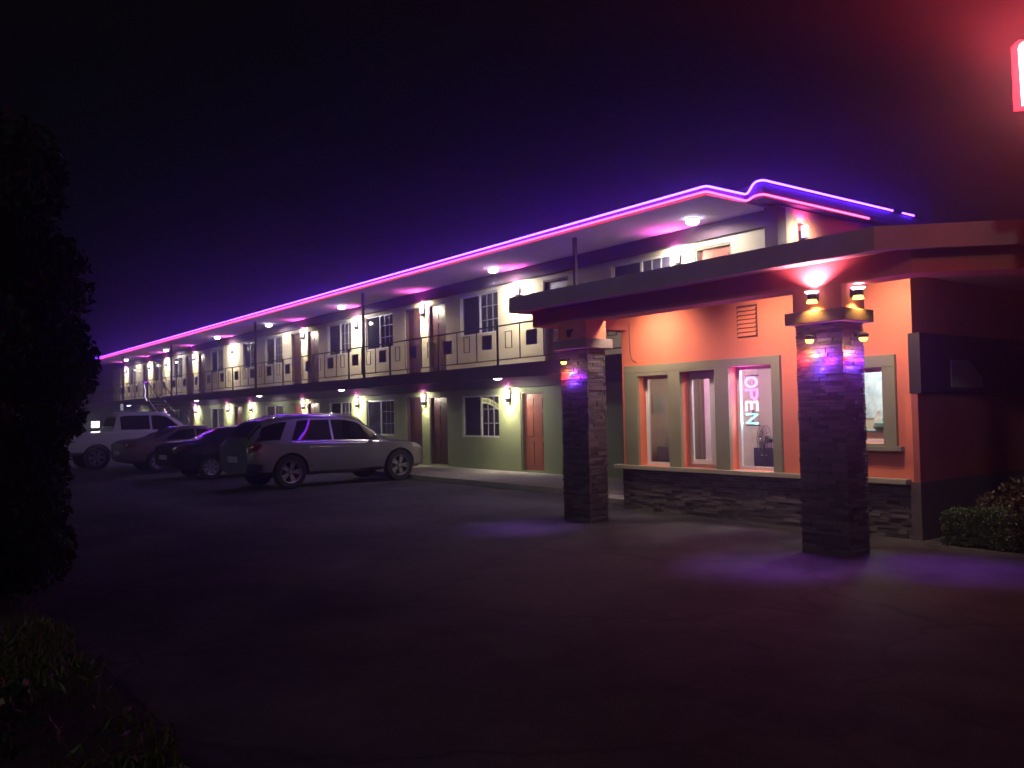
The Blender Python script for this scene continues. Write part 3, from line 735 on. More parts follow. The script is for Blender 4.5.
# neon OPEN sign hanging sideways in the right window
op = thing("neon_sign", "upright neon OPEN sign in the right office window", "neon sign", (-8.03, OY+0.30, 1.75))
def stroke_letter(ch, h, w_):
    if ch == 'O': return [[(w_/2*math.cos(t), h/2*math.sin(t)) for t in np.linspace(0, 2*math.pi, 25)]]
    if ch == 'P': return [[(-w_/2,-h/2),(-w_/2,h/2),(0.05*w_,h/2)] + [(0.05*w_+0.45*w_*math.cos(t), h/4+h/4*math.sin(t)) for t in np.linspace(math.pi/2,-math.pi/2,9)] + [(-w_/2,0)]]
    if ch == 'E': return [[(w_/2,h/2),(-w_/2,h/2),(-w_/2,-h/2),(w_/2,-h/2)],[(-w_/2,0),(w_/2*0.7,0)]]
    if ch == 'N': return [[(-w_/2,-h/2),(-w_/2,h/2),(w_/2,-h/2),(w_/2,h/2)]]
ncol = {'O': ((0.95,0.30,1.0), 3.8), 'P': ((1.0,0.18,0.9), 4.0), 'E': ((1.0,0.50,0.62), 4.0), 'N': ((0.26,0.80,1.0), 4.2)}
for i, ch in enumerate("OPEN"):
    zc = 0.27 - i*0.18
    mbn = MB()
    for st in stroke_letter(ch, 0.20, 0.135):
        # rotated a quarter turn clockwise: the word reads downwards
        pts_ = [Vector((y, 0, zc - x)) for x, y in st]
        mbn.tube(pts_, 0.019, 6)
    c_, s_ = ncol[ch]
    mbn.build("letter", emit("neon_letter_"+ch, c_, s_), op, smooth=True)
    lamp("neon_glow", 'POINT', (0,-0.05,zc), c_, 5.0, op, 0.04)
lamp("neon_glow", 'POINT', (-0.10,-0.02,0.30), (0.9,0.05,1.0), 30, op, 0.03)
bk = MB(); bk.box(-0.012,0.012,0.018,0.03,-0.36,0.38); bk.box(-0.12,0.12,0.018,0.03,0.36,0.38); bk.box(-0.12,0.12,0.018,0.03,-0.38,-0.36)
bk.build("frame", BLACKPL, op)
# pedestal fan
fn = thing("pedestal_fan", "black pedestal fan behind the right office window", "fan", (-8.20, 11.05, 0.05), math.radians(-32))
MB().lathe([(0.20,0.0),(0.20,0.02),(0.04,0.04)], n=18).build("base", BLACKPL, fn, smooth=True)
MB().cyl((0,0,0.04),(0,0,1.02),0.016,n=10).build("pole", BLACKPL, fn, smooth=True)
hz = 1.10
MB().cyl((0,0.03,hz),(0,0.16,hz),0.06,0.045,n=12).build("motor", BLACKPL, fn, smooth=True)
cg = MB()
for y_, r_ in ((-0.03,0.21),(-0.03,0.14),(-0.05,0.07),(0.03,0.22)):
    cg.tube([(r_*math.cos(t), y_, hz+r_*math.sin(t)) for t in np.linspace(0,2*math.pi,32,endpoint=False)], 0.005, 5, closed=True)
for k in range(20):
    t = 2*math.pi*k/20
    cg.tube([(0.03*math.cos(t),-0.055,hz+0.03*math.sin(t)),(0.14*math.cos(t),-0.045,hz+0.14*math.sin(t)),(0.22*math.cos(t),0.03,hz+0.22*math.sin(t))], 0.003, 4)
cg.build("cage", BLACKPL, fn)
bl = MB()
for k in range(3):
    a0 = 2*math.pi*k/3
    ptsb = [(0.03,-0.4),(0.11,-0.5),(0.19,-0.25),(0.19,0.3),(0.10,0.42),(0.03,0.4)]
    vv = [(r_*math.cos(a0+dt), 0.0+0.02*dt, hz+r_*math.sin(a0+dt)) for r_, dt in ptsb]
    bl.add(vv+[(x,y+0.004,z) for x,y,z in vv], [(0,1,2,3,4,5),(11,10,9,8,7,6)]+[(i,(i+1)%6,6+(i+1)%6,6+i) for i in range(6)])
bl.build("blades", mat("fan_blade",(0.10,0.10,0.12),0.4), fn)
MB().cyl((0,-0.07,hz),(0,-0.056,hz),0.035,n=14).build("hub", CHROME, fn, smooth=True)
# cabinet with paper on it
cbt = thing("filing_cabinet", "dark navy filing cabinet beside the fan", "cabinet", (-8.33, 11.45, 0.05))
NAVY = mat("navy_metal", (0.03,0.035,0.09), 0.5)
MB().box(-0.22,0.22,-0.2,0.25,0,0.96).build("carcass", NAVY, cbt, bevel=0.006)
for z in (0.05,0.35,0.65):
    d = MB().box(-0.20,0.20,-0.218,-0.202,z,z+0.27).build("drawer", NAVY, cbt); MB().box(-0.06,0.06,-0.24,-0.219,z+0.19,z+0.21).build("handle", CHROME, d)
MB2 = MB(); MB2.box(-8.42,-8.25,11.34,11.40,1.012,1.10); MB2.box(-8.40,-8.27,11.335,11.339,1.03,1.09); MB2.box(-8.38,-8.29,11.36,11.39,1.10,1.16)
tag(MB2.build("card_reader", mat("pale_plastic",(0.5,0.5,0.5),0.5)), "pale small device standing on the navy filing cabinet", "device")
tvb = MB().box(-7.92,-7.86,11.80,11.94,1.35,2.05).box(-7.86,-7.60,11.85,11.94,1.35,2.05).build("wall_screen", mat("grey_screen",(0.09,0.09,0.11),0.3))
tag(tvb, "grey framed screen on the beige wall above the fan", "screen")
hb = thing("bare_bulb", "small bare warm bulb glowing in the middle office window", "bulb", (-9.35, 11.1, 2.0))
MB().lathe([(0.012,-0.045),(0.032,-0.02),(0.034,0.0),(0.015,0.035)], n=12).build("globe", emit("bulb_glass",(1.0,0.78,0.30),6.0), hb, smooth=True)
MB().cyl((0,0,0.036),(0,0,0.07),0.016,n=8).cyl((0,0,0.07),(0,0,0.55),0.004,n=5).build("socket", BLACKPL, hb)
lamp("glow", 'POINT', (0,0,-0.08), (1.0,0.80,0.58), 20.0, hb, 0.03)
# left window: small desk things
dk = thing("reception_desk", "dim wooden desk behind the left office window", "desk", (-9.62, 10.86, 0.05))
MB().box(-0.58,0.40,-0.3,0.3,0.70,0.74).build("desk_top", mat("desk_wood",(0.12,0.08,0.05),0.5,var=0.2), dk)
MB().box(-0.58,0.40,-0.28,-0.26,0.0,0.698).build("front_panel", MATS["desk_wood"], dk)
pr = thing("desk_printer", "pale grey printer on the desk behind the left office window", "printer", (-9.93,10.78,0.79))
MB().box(-0.13,0.13,-0.12,0.14,0,0.24).build("body", mat("printer_grey",(0.38,0.37,0.36),0.5), pr, bevel=0.015); MB().box(-0.10,0.10,0.05,0.07,0.241,0.36).build("paper_tray", WHITEFR, pr)
cp = MB().lathe([(0.03,0.0),(0.038,0.10),(0.036,0.10)], (-9.72,10.66,0.79), 12).build("paper_cup", WHITEFR, smooth=True); tag(cp, "white cup on the desk behind the left office window", "cup")
lv = MB()
for k in range(9): lv.box(-10.212,-10.19,10.72,11.02,1.60+k*0.035,1.615+k*0.035)
tag(lv.build("wall_rack", mat("rack_teal",(0.20,0.26,0.25),0.5)), "pale slatted rack on the dim wall inside the left window", "rack")
# small right window: bright shop corner
ct = thing("display_counter", "pale display counter inside the small bright window", "counter", (-6.45, 11.3, 0.05))
MB().box(-0.5,0.5,-0.3,0.3,0.0,1.22).build("cabinet", mat("counter_beige",(0.55,0.50,0.38),0.6), ct); MB().box(-0.53,0.53,-0.33,0.33,1.222,1.25).build("counter_top", mat("counter_teal",(0.16,0.30,0.27),0.3), ct)
ps = thing("wall_poster", "pale blue poster on the wall of the small bright window", "poster", (-6.75, 11.945, 1.75))
MB().box(-0.45,0.45,-0.012,-0.001,-0.30,0.42).build("sheet", mat("poster_paper",(0.70,0.78,0.80),0.5,col2=(0.25,0.35,0.42),scale=5), ps)
bt = [(-6.30,"teal"),(-6.41,"white"),(-6.20,"dark")]
for i, (x, cname) in enumerate(bt):
    bo = MB().lathe([(0.05,0.0),(0.055,0.02),(0.055,0.16),(0.025,0.20),(0.025,0.26)], (x,11.2,1.30), 12).build("bottle", mat("bottle_"+cname, {"teal":(0.1,0.3,0.28),"white":(0.75,0.75,0.7),"dark":(0.05,0.03,0.03)}[cname],0.3), smooth=True)
    tag(bo, f"{cname} bottle on the counter in the small bright window", "bottle", "bottles in the small window")
ob = MB().lathe([(0.10,0.0),(0.14,0.05),(0.12,0.10),(0.05,0.13)], (-6.24,11.02,1.30), 14).build("counter_bowl", mat("bowl_teal",(0.10,0.22,0.20),0.3), smooth=True); tag(ob, "teal bowl on the counter in the small bright window", "bowl")

# awning glimpsed between left pillar and office
aw = thing("teal_awning", "small teal awning glimpsed between the left pillar and the office", "awning", (-11.3, 12.9, 2.2))
MB().add([(-0.5,0,0.35),(0.5,0,0.35),(0.5,-0.5,0.0),(-0.5,-0.5,0.0),(-0.5,0,0.32),(0.5,0,0.32),(0.5,-0.5,-0.03),(-0.5,-0.5,-0.03)],[(0,3,2,1),(4,5,6,7),(2,3,7,6),(0,1,5,4),(1,2,6,5),(3,0,4,7)]).build("cloth", mat("awning_teal",(0.10,0.17,0.17),0.8), aw)
stp = MB().box(-12.1,-10.75,10.55,11.08,0.0,0.10).build("concrete_step", CONCRETE, bevel=0.01); tag(stp, "pale concrete step by the left pillar's foot", "step")

# ------------------------------------------------------------------ cars
def smooth1(a, k):
    if k < 1: return a
    p = np.pad(a, k, mode='edge'); ker = np.hanning(2*k+3)[1:-1]; ker /= ker.sum()
    return np.convolve(p, ker, mode='valid')
class Body:
    def __init__(s, st, L, zb=0.30, k=3, N=90):
        st = np.array(st); s.L = L
        s.S = np.linspace(0, L, N)
        f = lambda c: smooth1(np.interp(s.S, st[:,0], st[:,c]), k)
        s.w, s.zb, s.belt, s.top, s.wt = f(1), f(2), f(3), f(4), f(5)
    def sec(s, x):
        i = lambda a: np.interp(x, s.S, a)
        w, zb, be, tp, wt = i(s.w), i(s.zb), i(s.belt), i(s.top), i(s.wt)
        cab = max(0.0, min(1.0, (tp-be)/0.3))
        zr = tp-0.05-0.03*cab
        zr = max(zr, be+0.005)
        H = be-zb
        return [(0,zb),(w*0.80,zb),(w*0.955,zb+0.10*H+0.02),(w*0.995,zb+0.40*H),(w,zb+0.62*H),(w*0.985,be-0.05*H),(w*0.945,be),(wt,zr),(wt*0.84,tp-0.012),(wt*0.45,tp),(0,tp+0.006)]
    BELT, ROOF = 6, 7
    def pt(s, x, q, side=1):
        P = s.sec(x); i = int(min(len(P)-2, math.floor(q))); t = q-i
        return Vector(((P[i][0]*(1-t)+P[i+1][0]*t)*side, x, P[i][1]*(1-t)+P[i+1][1]*t))
    def nrm(s, x, q, side=1):
        e = 0.03
        du = s.pt(min(s.L,x+e), q, side)-s.pt(max(0,x-e), q, side); dv = s.pt(x, min(9.99,q+0.05), side)-s.pt(x, max(0.01,q-0.05), side)
        n = du.cross(dv)
        if n.length < 1e-9: return Vector((side,0,0))
        n.normalize()
        if n.x*side + 0.3*n.z < 0: n = -n
        return n
    def mesh(s):
        mb = MB(); n = None
        for x in s.S:
            P = s.sec(x); ring = P + [(-a,b) for a,b in reversed(P[1:-1])]
            n = len(ring); mb.v += [(a,x,b) for a,b in ring]
        N = len(s.S)
        for i in range(N-1):
            for k in range(n): mb.f.append((i*n+k, i*n+(k+1)%n, (i+1)*n+(k+1)%n, (i+1)*n+k)); mb.mi.append(0)
        mb.f.append(tuple(range(n))); mb.mi.append(0); mb.f.append(tuple((N-1)*n+k for k in range(n))); mb.mi.append(0)
        return mb
    def patch(s, x0, x1, qlo, qhi, side=1, off=0.006, nx=14, nq=4, mb=None, sh=(0.0,0.0)):
        """sheet on the skin, thickened inwards; qlo/qhi are functions of the 0..1 position along x"""
        mb = mb or MB(); vs = []
        for layer in (off, off-0.012):
            for i in range(nx+1):
                t = i/nx; x = x0+(x1-x0)*t; a, b = qlo(t), qhi(t)
                for j in range(nq+1):
                    q = a+(b-a)*j/nq; xx = x+(sh[0]*(1-t)+sh[1]*t)*j/nq; vs.append(s.pt(xx,q,side)+s.nrm(xx,q,side)*layer)
        m = nq+1; M = (nx+1)*m; fs = []
        for i in range(nx):
            for j in range(nq):
                a = i*m+j; fs += [(a,a+1,a+m+1,a+m),(M+a,M+a+m,M+a+m+1,M+a+1)]
        for i in range(nx): fs += [(i*m,(i+1)*m,M+(i+1)*m,M+i*m),(i*m+nq,M+i*m+nq,M+(i+1)*m+nq,(i+1)*m+nq)]
        for j in range(nq): fs += [(j,M+j,M+j+1,j+1),(nx*m+j,nx*m+j+1,M+nx*m+j+1,M+nx*m+j)]
        return mb.add(vs, fs)
def wheel(parent, x, y, r, side, spokes=5):
    """a wheel's tyre, rim"""
    w_ = MB(); prof = [(r*0.66,-0.105),(r*0.94,-0.11),(r,-0.08),(r,0.08),(r*0.94,0.11),(r*0.66,0.105)]
    n = 32
    for rr, xx in prof:
        for k in range(n): t = 2*math.pi*k/n; w_.v.append((xx, rr*math.cos(t), rr*math.sin(t)))
    for i in range(len(prof)):
        j = (i+1) % len(prof)
        for k in range(n): w_.f.append((i*n+k, i*n+(k+1)%n, j*n+(k+1)%n, j*n+k)); w_.mi.append(0)
    o = w_.build("wheel", RUBBER, parent, smooth=True); o.location = (x, y, r)
    rm = MB(); R_ = r*0.665
    # rim lip
    for (ra, xa), (rb, xb) in (((R_,0.10),(R_*0.93,0.095)),((R_*0.93,0.095),(R_*0.90,-0.02))):
        vs = []
        for rr, xx in ((ra,xa),(rb,xb)):
            for k in range(n): t = 2*math.pi*k/n; vs.append((xx*side, rr*math.cos(t), rr*math.sin(t)))
        rm.add(vs, [(k,(k+1)%n,n+(k+1)%n,n+k) for k in range(n)])
    for k in range(spokes):
        for dd in (-0.16, 0.16):
            t0 = 2*math.pi*k/spokes; t1 = t0+dd
            c = Vector((0.065*side, 0.07*math.cos(t0+dd*0.8), 0.07*math.sin(t0+dd*0.8))); e = Vector((0.078*side, R_*0.92*math.cos(t1), R_*0.92*math.sin(t1)))
            d = (e-c).normalized(); tn = Vector((side,0,0)).cross(d)*0.026; dx = Vector((0.025*side,0,0))
            rm.add([c+tn,c-tn,e-tn*0.8,e+tn*0.8,c+tn-dx,c-tn-dx,e-tn*0.8-dx,e+tn*0.8-dx],[(0,1,2,3),(4,7,6,5),(0,4,5,1),(2,6,7,3),(1,5,6,2),(3,7,4,0)])
    rm.cyl((0.03*side,0,0),(0.085*side,0,0),0.065,0.05,n=14)
    rm.build("rim", ALLOY, o)
    MB().cyl((-0.03*side,0,0),(-0.025*side,0,0),R_*0.95,n=24).build("brake_disc", BLACKPL, o)
    return o
def bool_wells(o, cutters, paint):
    for (x, y, r, side) in cutters:
        c = MB(); c.cur = 1; c.cyl((x-0.34,y,r*0.98),(x+0.34,y,r*0.98),r*1.16,n=40); c.box(x-0.34,x+0.34,y-r*1.10,y+r*1.10,-0.2,r*0.9) if False else None
        co = c.build("cutter", [paint, BLACKPL])
        md = o.modifiers.new("b", 'BOOLEAN'); md.operation = 'DIFFERENCE'; md.solver = 'EXACT'; md.object = co
        dg = bpy.context.evaluated_depsgraph_get(); dg.update()
        me = bpy.data.meshes.new_from_object(o.evaluated_get(dg)); o.modifiers.clear(); o.data = me
        bpy.data.objects.remove(co, do_unlink=True)
    o.data.polygons.foreach_set("use_smooth", [True]*len(o.data.polygons)); o.data.set_sharp_from_angle(angle=math.radians(32))

def build_car(name, label, cat, loc, rz, st, L, paint, axles, r, track, doors, sidewins, wind, rearw, hood_x, tail, head, spokes=5, extras=None, k=3):
    root = thing(name, label, cat, loc, rz, "cars parked facing the motel")
    B = Body(st, L, k=k)
    body = B.mesh().build("body", [paint, BLACKPL], root, smooth=True)
    bpy.context.view_layer.update()
    old = body.matrix_world.copy(); body.parent = None
    bool_wells(body, [(sd*(track-0.05), y, r, sd) for y in axles for sd in (1,-1)], paint)
    body.parent = root
    for y in axles:
        for sd in (1,-1): wheel(root, sd*(track-0.02), y, r, sd, spokes)
    for sd in (1,-1):
        for (x0,x1) in doors:
            d = B.patch(x0, x1, lambda t: 2.05, lambda t: 5.9, sd, 0.004, 12, 6).build("door", paint, root, smooth=True)
            h = B.pt(x0+0.14, 4.75, sd); nn = B.nrm(x0+0.14,4.75,sd)
            hm = MB(); hm.tube([h+nn*0.005, h+nn*0.035+Vector((0,0.03,0)), h+nn*0.035+Vector((0,0.17,0)), h+nn*0.005+Vector((0,0.2,0))], 0.011, 6)
            hm.build("handle", CHROME if extras == "suv" else paint, d, smooth=True)
        for (x0,x1,lo,hi,*sh) in sidewins:
            B.patch(x0, x1, lo, hi, sd, 0.004, 14, 6, sh=sh[0] if sh else (0,0)).build("side_window", CARGLASS, root, smooth=True)
        # head and tail lamps, mirror
        B.patch(head[0], head[1], lambda t: head[2]+0.25*t, lambda t: head[3], sd, 0.008, 8, 3).build("headlight", CLEARLENS, root, smooth=True)
        B.patch(tail[0], tail[1], lambda t: tail[2]+0.3*t, lambda t: tail[3], sd, 0.008, 8, 3).build("taillight", REDLENS, root, smooth=True)
        mp = B.pt(wind[0]-0.12 if False else wind[1]-0.35, 6.05, sd)
        m_ = MB(); m_.lathe([(0.02,-0.07),(0.085,-0.05),(0.10,0.0),(0.085,0.06),(0.03,0.08)], (0,0,0), 12)
        mo = m_.build("side_mirror", paint, root, smooth=True); mo.location = mp+Vector((0.13*sd,0,0.08)); mo.scale = (1.15,0.6,0.9)
        ar = MB().cyl((-0.12*sd,0,-0.06),(-0.02*sd,0,-0.03),0.022,n=8).build("arm", BLACKPL, mo)
        # rocker trim
        B.patch(axles[0]+r*1.25, axles[1]-r*1.25, lambda t: 1.75, lambda t: 2.02, sd, 0.012, 10, 1).build("rocker_trim", CHROME if extras == "suv" else BLACKPL, root)
    for nm, (x0,x1,inq) in (("windshield", wind), ("rear_window", rearw)):
        for_mb = MB()
        for sd in (1,-1): B.patch(x0, x1, lambda t: inq, lambda t: 9.999, sd, 0.004, 10, 5, for_mb)
        for_mb.build(nm, CARGLASS, root, smooth=True)
    # bumpers and plate
    for sd in (1,-1): B.patch(0.012, 0.30, lambda t: 1.6, lambda t: 2.9, sd, 0.02, 8, 3).build("bumper_corner", BLACKPL if extras else paint, root, smooth=True)
    MB().box(-0.26,0.26,-0.02,0.004,0.62 if extras else 0.55,0.76 if extras else 0.67).build("number_plate", mat("plate_white",(0.5,0.5,0.5),0.5), root)
    if extras == "suv":
        for sd in (1,-1):
            pts_ = [B.pt(x, 7.7, sd)+Vector((0,0,0.045)) for x in np.linspace(1.0,2.9,10)]
            pts_ = [B.pt(0.9,7.7,sd)] + pts_ + [B.pt(3.0,7.7,sd)]
            MB().tube(pts_, 0.016, 6).build("roof_rail", CHROME, root, smooth=True)
            B.patch(0.95, 3.42, lambda t: 5.93, lambda t: 6.03, sd, 0.010, 14, 1).build("window_trim", CHROME, root)
    return root
def paint(name, col, metal=0.5, rough=0.32): return mat(name, col, rough, metal, coat=0.7, spec=0.5)

# silver SUV
suv_st = [(0,.74,.42,.98,1.02,.62),(.05,.86,.36,1.03,1.12,.66),(.16,.93,.33,1.07,1.30,.68),(.42,.955,.31,1.07,1.54,.68),(.75,.96,.30,1.06,1.63,.69),(1.5,.962,.29,1.04,1.68,.70),
          (2.4,.962,.28,1.02,1.675,.70),(2.85,.96,.28,1.01,1.60,.69),(3.55,.955,.29,1.01,1.14,.80),(3.75,.95,.30,1.0,1.06,.80),(4.3,.93,.31,.95,1.0,.76),(4.58,.87,.31,.86,.93,.66),(4.72,.76,.34,.74,.82,.55),(4.78,.62,.40,.62,.70,.45)]
one = lambda c: (lambda t: c)
suv = build_car("parked_car", "silver grey SUV nosed in beside the green motel wall, nearest parked car", "car", (-19.58, 6.80, 0), math.radians(3), suv_st, 4.78,
    paint("silver_paint", (0.32,0.31,0.31), 0.5, 0.27), (0.98, 3.90), 0.385, 0.86, [(1.46,2.05),(2.08,3.32)],
    [(0.12,0.74, lambda t: 6.12, lambda t: 6.92, (0.26,0.24)), (1.02,2.04, lambda t: 6.10, lambda t: 6.92, (0.22,0.0)), (2.10,3.34, lambda t: 6.10, lambda t: 6.92-0.15*max(0,t-0.45)/0.55)],
    (2.92,3.50,7.12), (0.10,0.40,7.15), 3.6, (0.02,0.28,4.3,5.7), (4.28,4.70,4.6,5.8), 5, "suv", k=2)
# dark sedan and mauve sedan
sed_st = [(0,.70,.42,.86,.88,.60),(.06,.80,.34,.93,.97,.62),(.22,.87,.29,.97,1.02,.66),(.75,.90,.26,.97,1.06,.70),(.95,.90,.25,.96,1.10,.68),(1.60,.905,.22,.95,1.39,.60),(2.1,.905,.21,.94,1.44,.60),
          (2.65,.90,.21,.92,1.40,.60),(3.45,.90,.22,.91,.98,.72),(3.7,.895,.24,.88,.94,.72),(4.3,.86,.25,.78,.84,.66),(4.55,.78,.27,.68,.74,.55),(4.68,.62,.34,.56,.62,.42)]
def sedan(label, loc, rz, pm):
    return build_car("parked_car", label, "car", loc, rz, sed_st, 4.68, pm, (1.0, 3.72), 0.325, 0.80, [(1.42,2.22),(2.25,3.24)],
    [(1.30,2.18, lambda t: 6.12, lambda t: 6.45+0.45*min(1,t*2.2)), (2.24,3.20, lambda t: 6.10, lambda t: 6.90-0.35*max(0,t-0.4)/0.6)],
    (2.72,3.42,7.1), (0.98,1.62,7.1), 3.5, (0.02,0.36,4.2,5.6), (4.15,4.60,4.6,5.8), 7, k=2)
sedan("dark sedan parked tight between the silver SUV and a mauve sedan", (-24.35, 6.55, 0), math.radians(2), paint("dark_paint", (0.018,0.016,0.022), 0.3, 0.25))
sedan("mauve sedan parked between the dark sedan and the white truck", (-28.95, 6.40, 0), math.radians(1), paint("mauve_paint", (0.24,0.16,0.19), 0.5, 0.3))
# white pickup: bed, crew cab, bonnet
pk_st = [(0,.88,.55,1.16,1.18,.86),(.06,.97,.52,1.22,1.245,.92),(1.75,.99,.46,1.24,1.255,.93),(1.80,.99,.46,1.24,1.40,.80),(1.92,.99,.45,1.25,1.86,.70),(2.2,.99,.45,1.25,1.92,.71),(3.3,.99,.45,1.24,1.92,.71),
         (3.65,.99,.45,1.23,1.84,.70),(4.35,.98,.46,1.22,1.32,.86),(4.55,.97,.48,1.20,1.26,.86),(5.3,.95,.50,1.12,1.20,.82),(5.55,.90,.50,1.0,1.10,.76),(5.66,.80,.54,.86,.96,.7)]
build_car("parked_truck", "white crew cab pickup at the row's far left by the tall shrub", "truck", (-32.25, 5.05, 0), math.radians(1), pk_st, 5.66, paint("white_paint", (0.62,0.60,0.64), 0.0, 0.3), (1.25, 4.75), 0.40, 0.88,
    [(2.0,2.98),(3.02,4.10)], [(2.02,2.96, lambda t: 6.10, lambda t: 6.90), (3.04,4.10, lambda t: 6.08, lambda t: 6.90-0.45*max(0,t-0.5)/0.5)],
    (3.70,4.30,7.1), (1.80,1.90,7.1), 4.4, (0.01,0.12,3.8,5.7), (5.35,5.62,4.4,5.7), 6, "truck", k=1)

# ------------------------------------------------------------------ stairs at the far end
stair = thing("outdoor_staircase", "dark iron stairs climbing to the upper walkway behind the white truck", "stairs", (-41.3, 11.5, 0))
def spt(mb, name, m=IRON):
    mb.v = [(x+41.3,y-11.5,z) for x,y,z in mb.v]; return mb.build(name, m, stair)
sx0, sx1, n = -44.4, -38.6, 16
for y in (11.12, 11.80):
    m_ = MB(); m_.add([(sx0,y,2.62),(sx1,y,-0.0),(sx1,y,0.24),(sx0,y,2.86),(sx0,y+0.05,2.62),(sx1,y+0.05,-0.0),(sx1,y+0.05,0.24),(sx0,y+0.05,2.86)],[(0,1,2,3),(7,6,5,4),(0,4,5,1),(3,2,6,7),(1,5,6,2),(0,3,7,4)])
    spt(m_, "stringer")
    hr = MB(); hr.tube([(sx0,y+0.025,3.66),(sx1,y+0.025,1.04),(sx1,y+0.025,0.0)], 0.025, 6)
    for k in range(1, 12):
        t = k/12; x = sx0+(sx1-sx0)*t; z = 2.74-2.62*t; hr.cyl((x,y+0.025,z+0.1),(x,y+0.025,z+0.90),0.010,n=5)
    spt(hr, "handrail")
for k in range(n):
    t = (k+0.5)/n; x = sx0+(sx1-sx0)*t; z = 2.78-2.62*t
    spt(MB().box(x-0.15,x+0.15,11.172,11.798,z-0.04,z), "tread", CONCRETE)
tb = thing("violet_rope_light", "violet string of light wound on the stair rail", "string light", (-44.5,11.1,3.0))
MB().tube([(0,0,0.35),(0.35,-0.02,0.05),(0.25,-0.02,-0.25),(0.6,-0.02,-0.45)], 0.018, 6).build("tube", emit("pale_rope", (0.85,0.75,1.0), 2.0), tb)
MB().tube([(-0.1,0.02,0.45),(0.5,0.02,0.47)], 0.03, 6).build("tube", emit("violet_rope", (0.55,0.06,0.9), 1.6), tb)

# small white sign on a post, bright flood lamp by the truck
sp = thing("post_sign", "small white sign on a thin post behind the white truck", "sign", (-41.0, 9.29, 0))
MB().cyl((0,0.03,0),(0,0.03,2.36),0.03,n=8).build("post", IRON, sp)
MB().box(-0.23,0.23,-0.012,0.0,2.06,2.36).build("board", emit("lit_white_board",(0.55,0.55,0.62),0.6), sp, bevel=0.004) if True else None
fl = thing("flood_lamp", "bright white flood lamp on a short post left of the truck cab", "lamp", (-36.0, 7.15, 0))
MB().cyl((0,0,0),(0,0,1.35),0.04,n=8).build("post", IRON, fl)
MB().box(-0.30,0.30,-0.02,0.14,1.36,1.62).build("housing", BLACKM, fl, bevel=0.01)
MB().box(-0.28,0.28,-0.035,-0.021,1.38,1.60).box(0.301,0.315,0.0,0.12,1.38,1.60).build("lens", emit("flood_lens",(1,0.97,0.85),14), fl)
for x_, z_, nm in ((-46.0,2.15,"a"),):
    pass

# ------------------------------------------------------------------ lit pole sign, mostly beyond the right edge
SU = Vector((0.60371, 0.79696, 0)); SN = Vector((0.797, -0.604, 0))      # along its face, and out of it
S0 = Vector((-3.0, 7.47, 0))                                              # where the glowing letter's left edge stands
ls = thing("pole_sign", "tall pole sign with a glowing white letter rimmed in red", "sign", S0, 0)
def sbox(u0, u1, d0, d1, z0, z1, mb=None):
    mb = mb or MB()
    vs = [SU*u + SN*d + Vector((0,0,z)) for z in (z0, z1) for (u, d) in ((u0,d0),(u1,d0),(u1,d1),(u0,d1))]
    return mb.add(vs, [(0,3,2,1),(4,5,6,7),(0,1,5,4),(1,2,6,5),(2,3,7,6),(3,0,4,7)])
def sprism(poly, d0, d1):
    n_ = len(poly)
    vs = [SU*u + SN*d0 + Vector((0,0,z)) for u, z in poly] + [SU*u + SN*d1 + Vector((0,0,z)) for u, z in poly]
    return MB().add(vs, [tuple(range(n_-1,-1,-1)), tuple(range(n_, 2*n_))] + [(i,(i+1)%n_,n_+(i+1)%n_,n_+i) for i in range(n_)])
letter = [(0.012,4.03),(0.15,4.06),(0.15,4.32),(0.25,4.16),(0.35,4.32),(0.35,4.06),(0.49,4.09),(0.49,4.54),(0.37,4.55),(0.25,4.36),(0.13,4.55),(0.05,4.55),(0.015,4.535),(0.0,4.50)]
sprism(letter, 0.05, 0.10).build("letter", emit("letter_white", (1.0,0.93,0.93), 6.0), ls)
cxl, czl = 0.25, 4.29
rim = [(cxl+(u-cxl)*1.06+(-0.01 if u < cxl else 0.01), czl+(z-czl)*1.09) for u, z in [(0.0,4.03),(0.49,4.05),(0.49,4.55),(0.04,4.55),(0.0,4.51)]]
sprism(rim, 0.0, 0.045).build("letter_rim", emit("letter_red", (1.0,0.016,0.03), 6.0), ls)
sbox(0.35, 0.60, -0.35, -0.10, 0, 5.6).build("pole", BLACKM, ls)
lamp("glow", 'POINT', SU*0.25 + SN*0.35 + Vector((0,0,4.3)), (1.0,0.05,0.08), 45, ls, 0.25)
lamp("glow_front", 'SPOT', SU*0.2 + SN*0.12 + Vector((0,0,4.3)), (1.0,0.035,0.07), 900, ls, 0.25, SN + Vector((0,0,0.30)) - SU*0.2, 95, 0.8)
lamp("glow_side", 'SPOT', SU*(-0.15) + SN*0.2 + Vector((0,0,4.3)), (1.0,0.05,0.09), 3600, ls, 0.2, -SU*0.7 + SN*0.25 + Vector((0,0,0.95)), 118, 0.8)

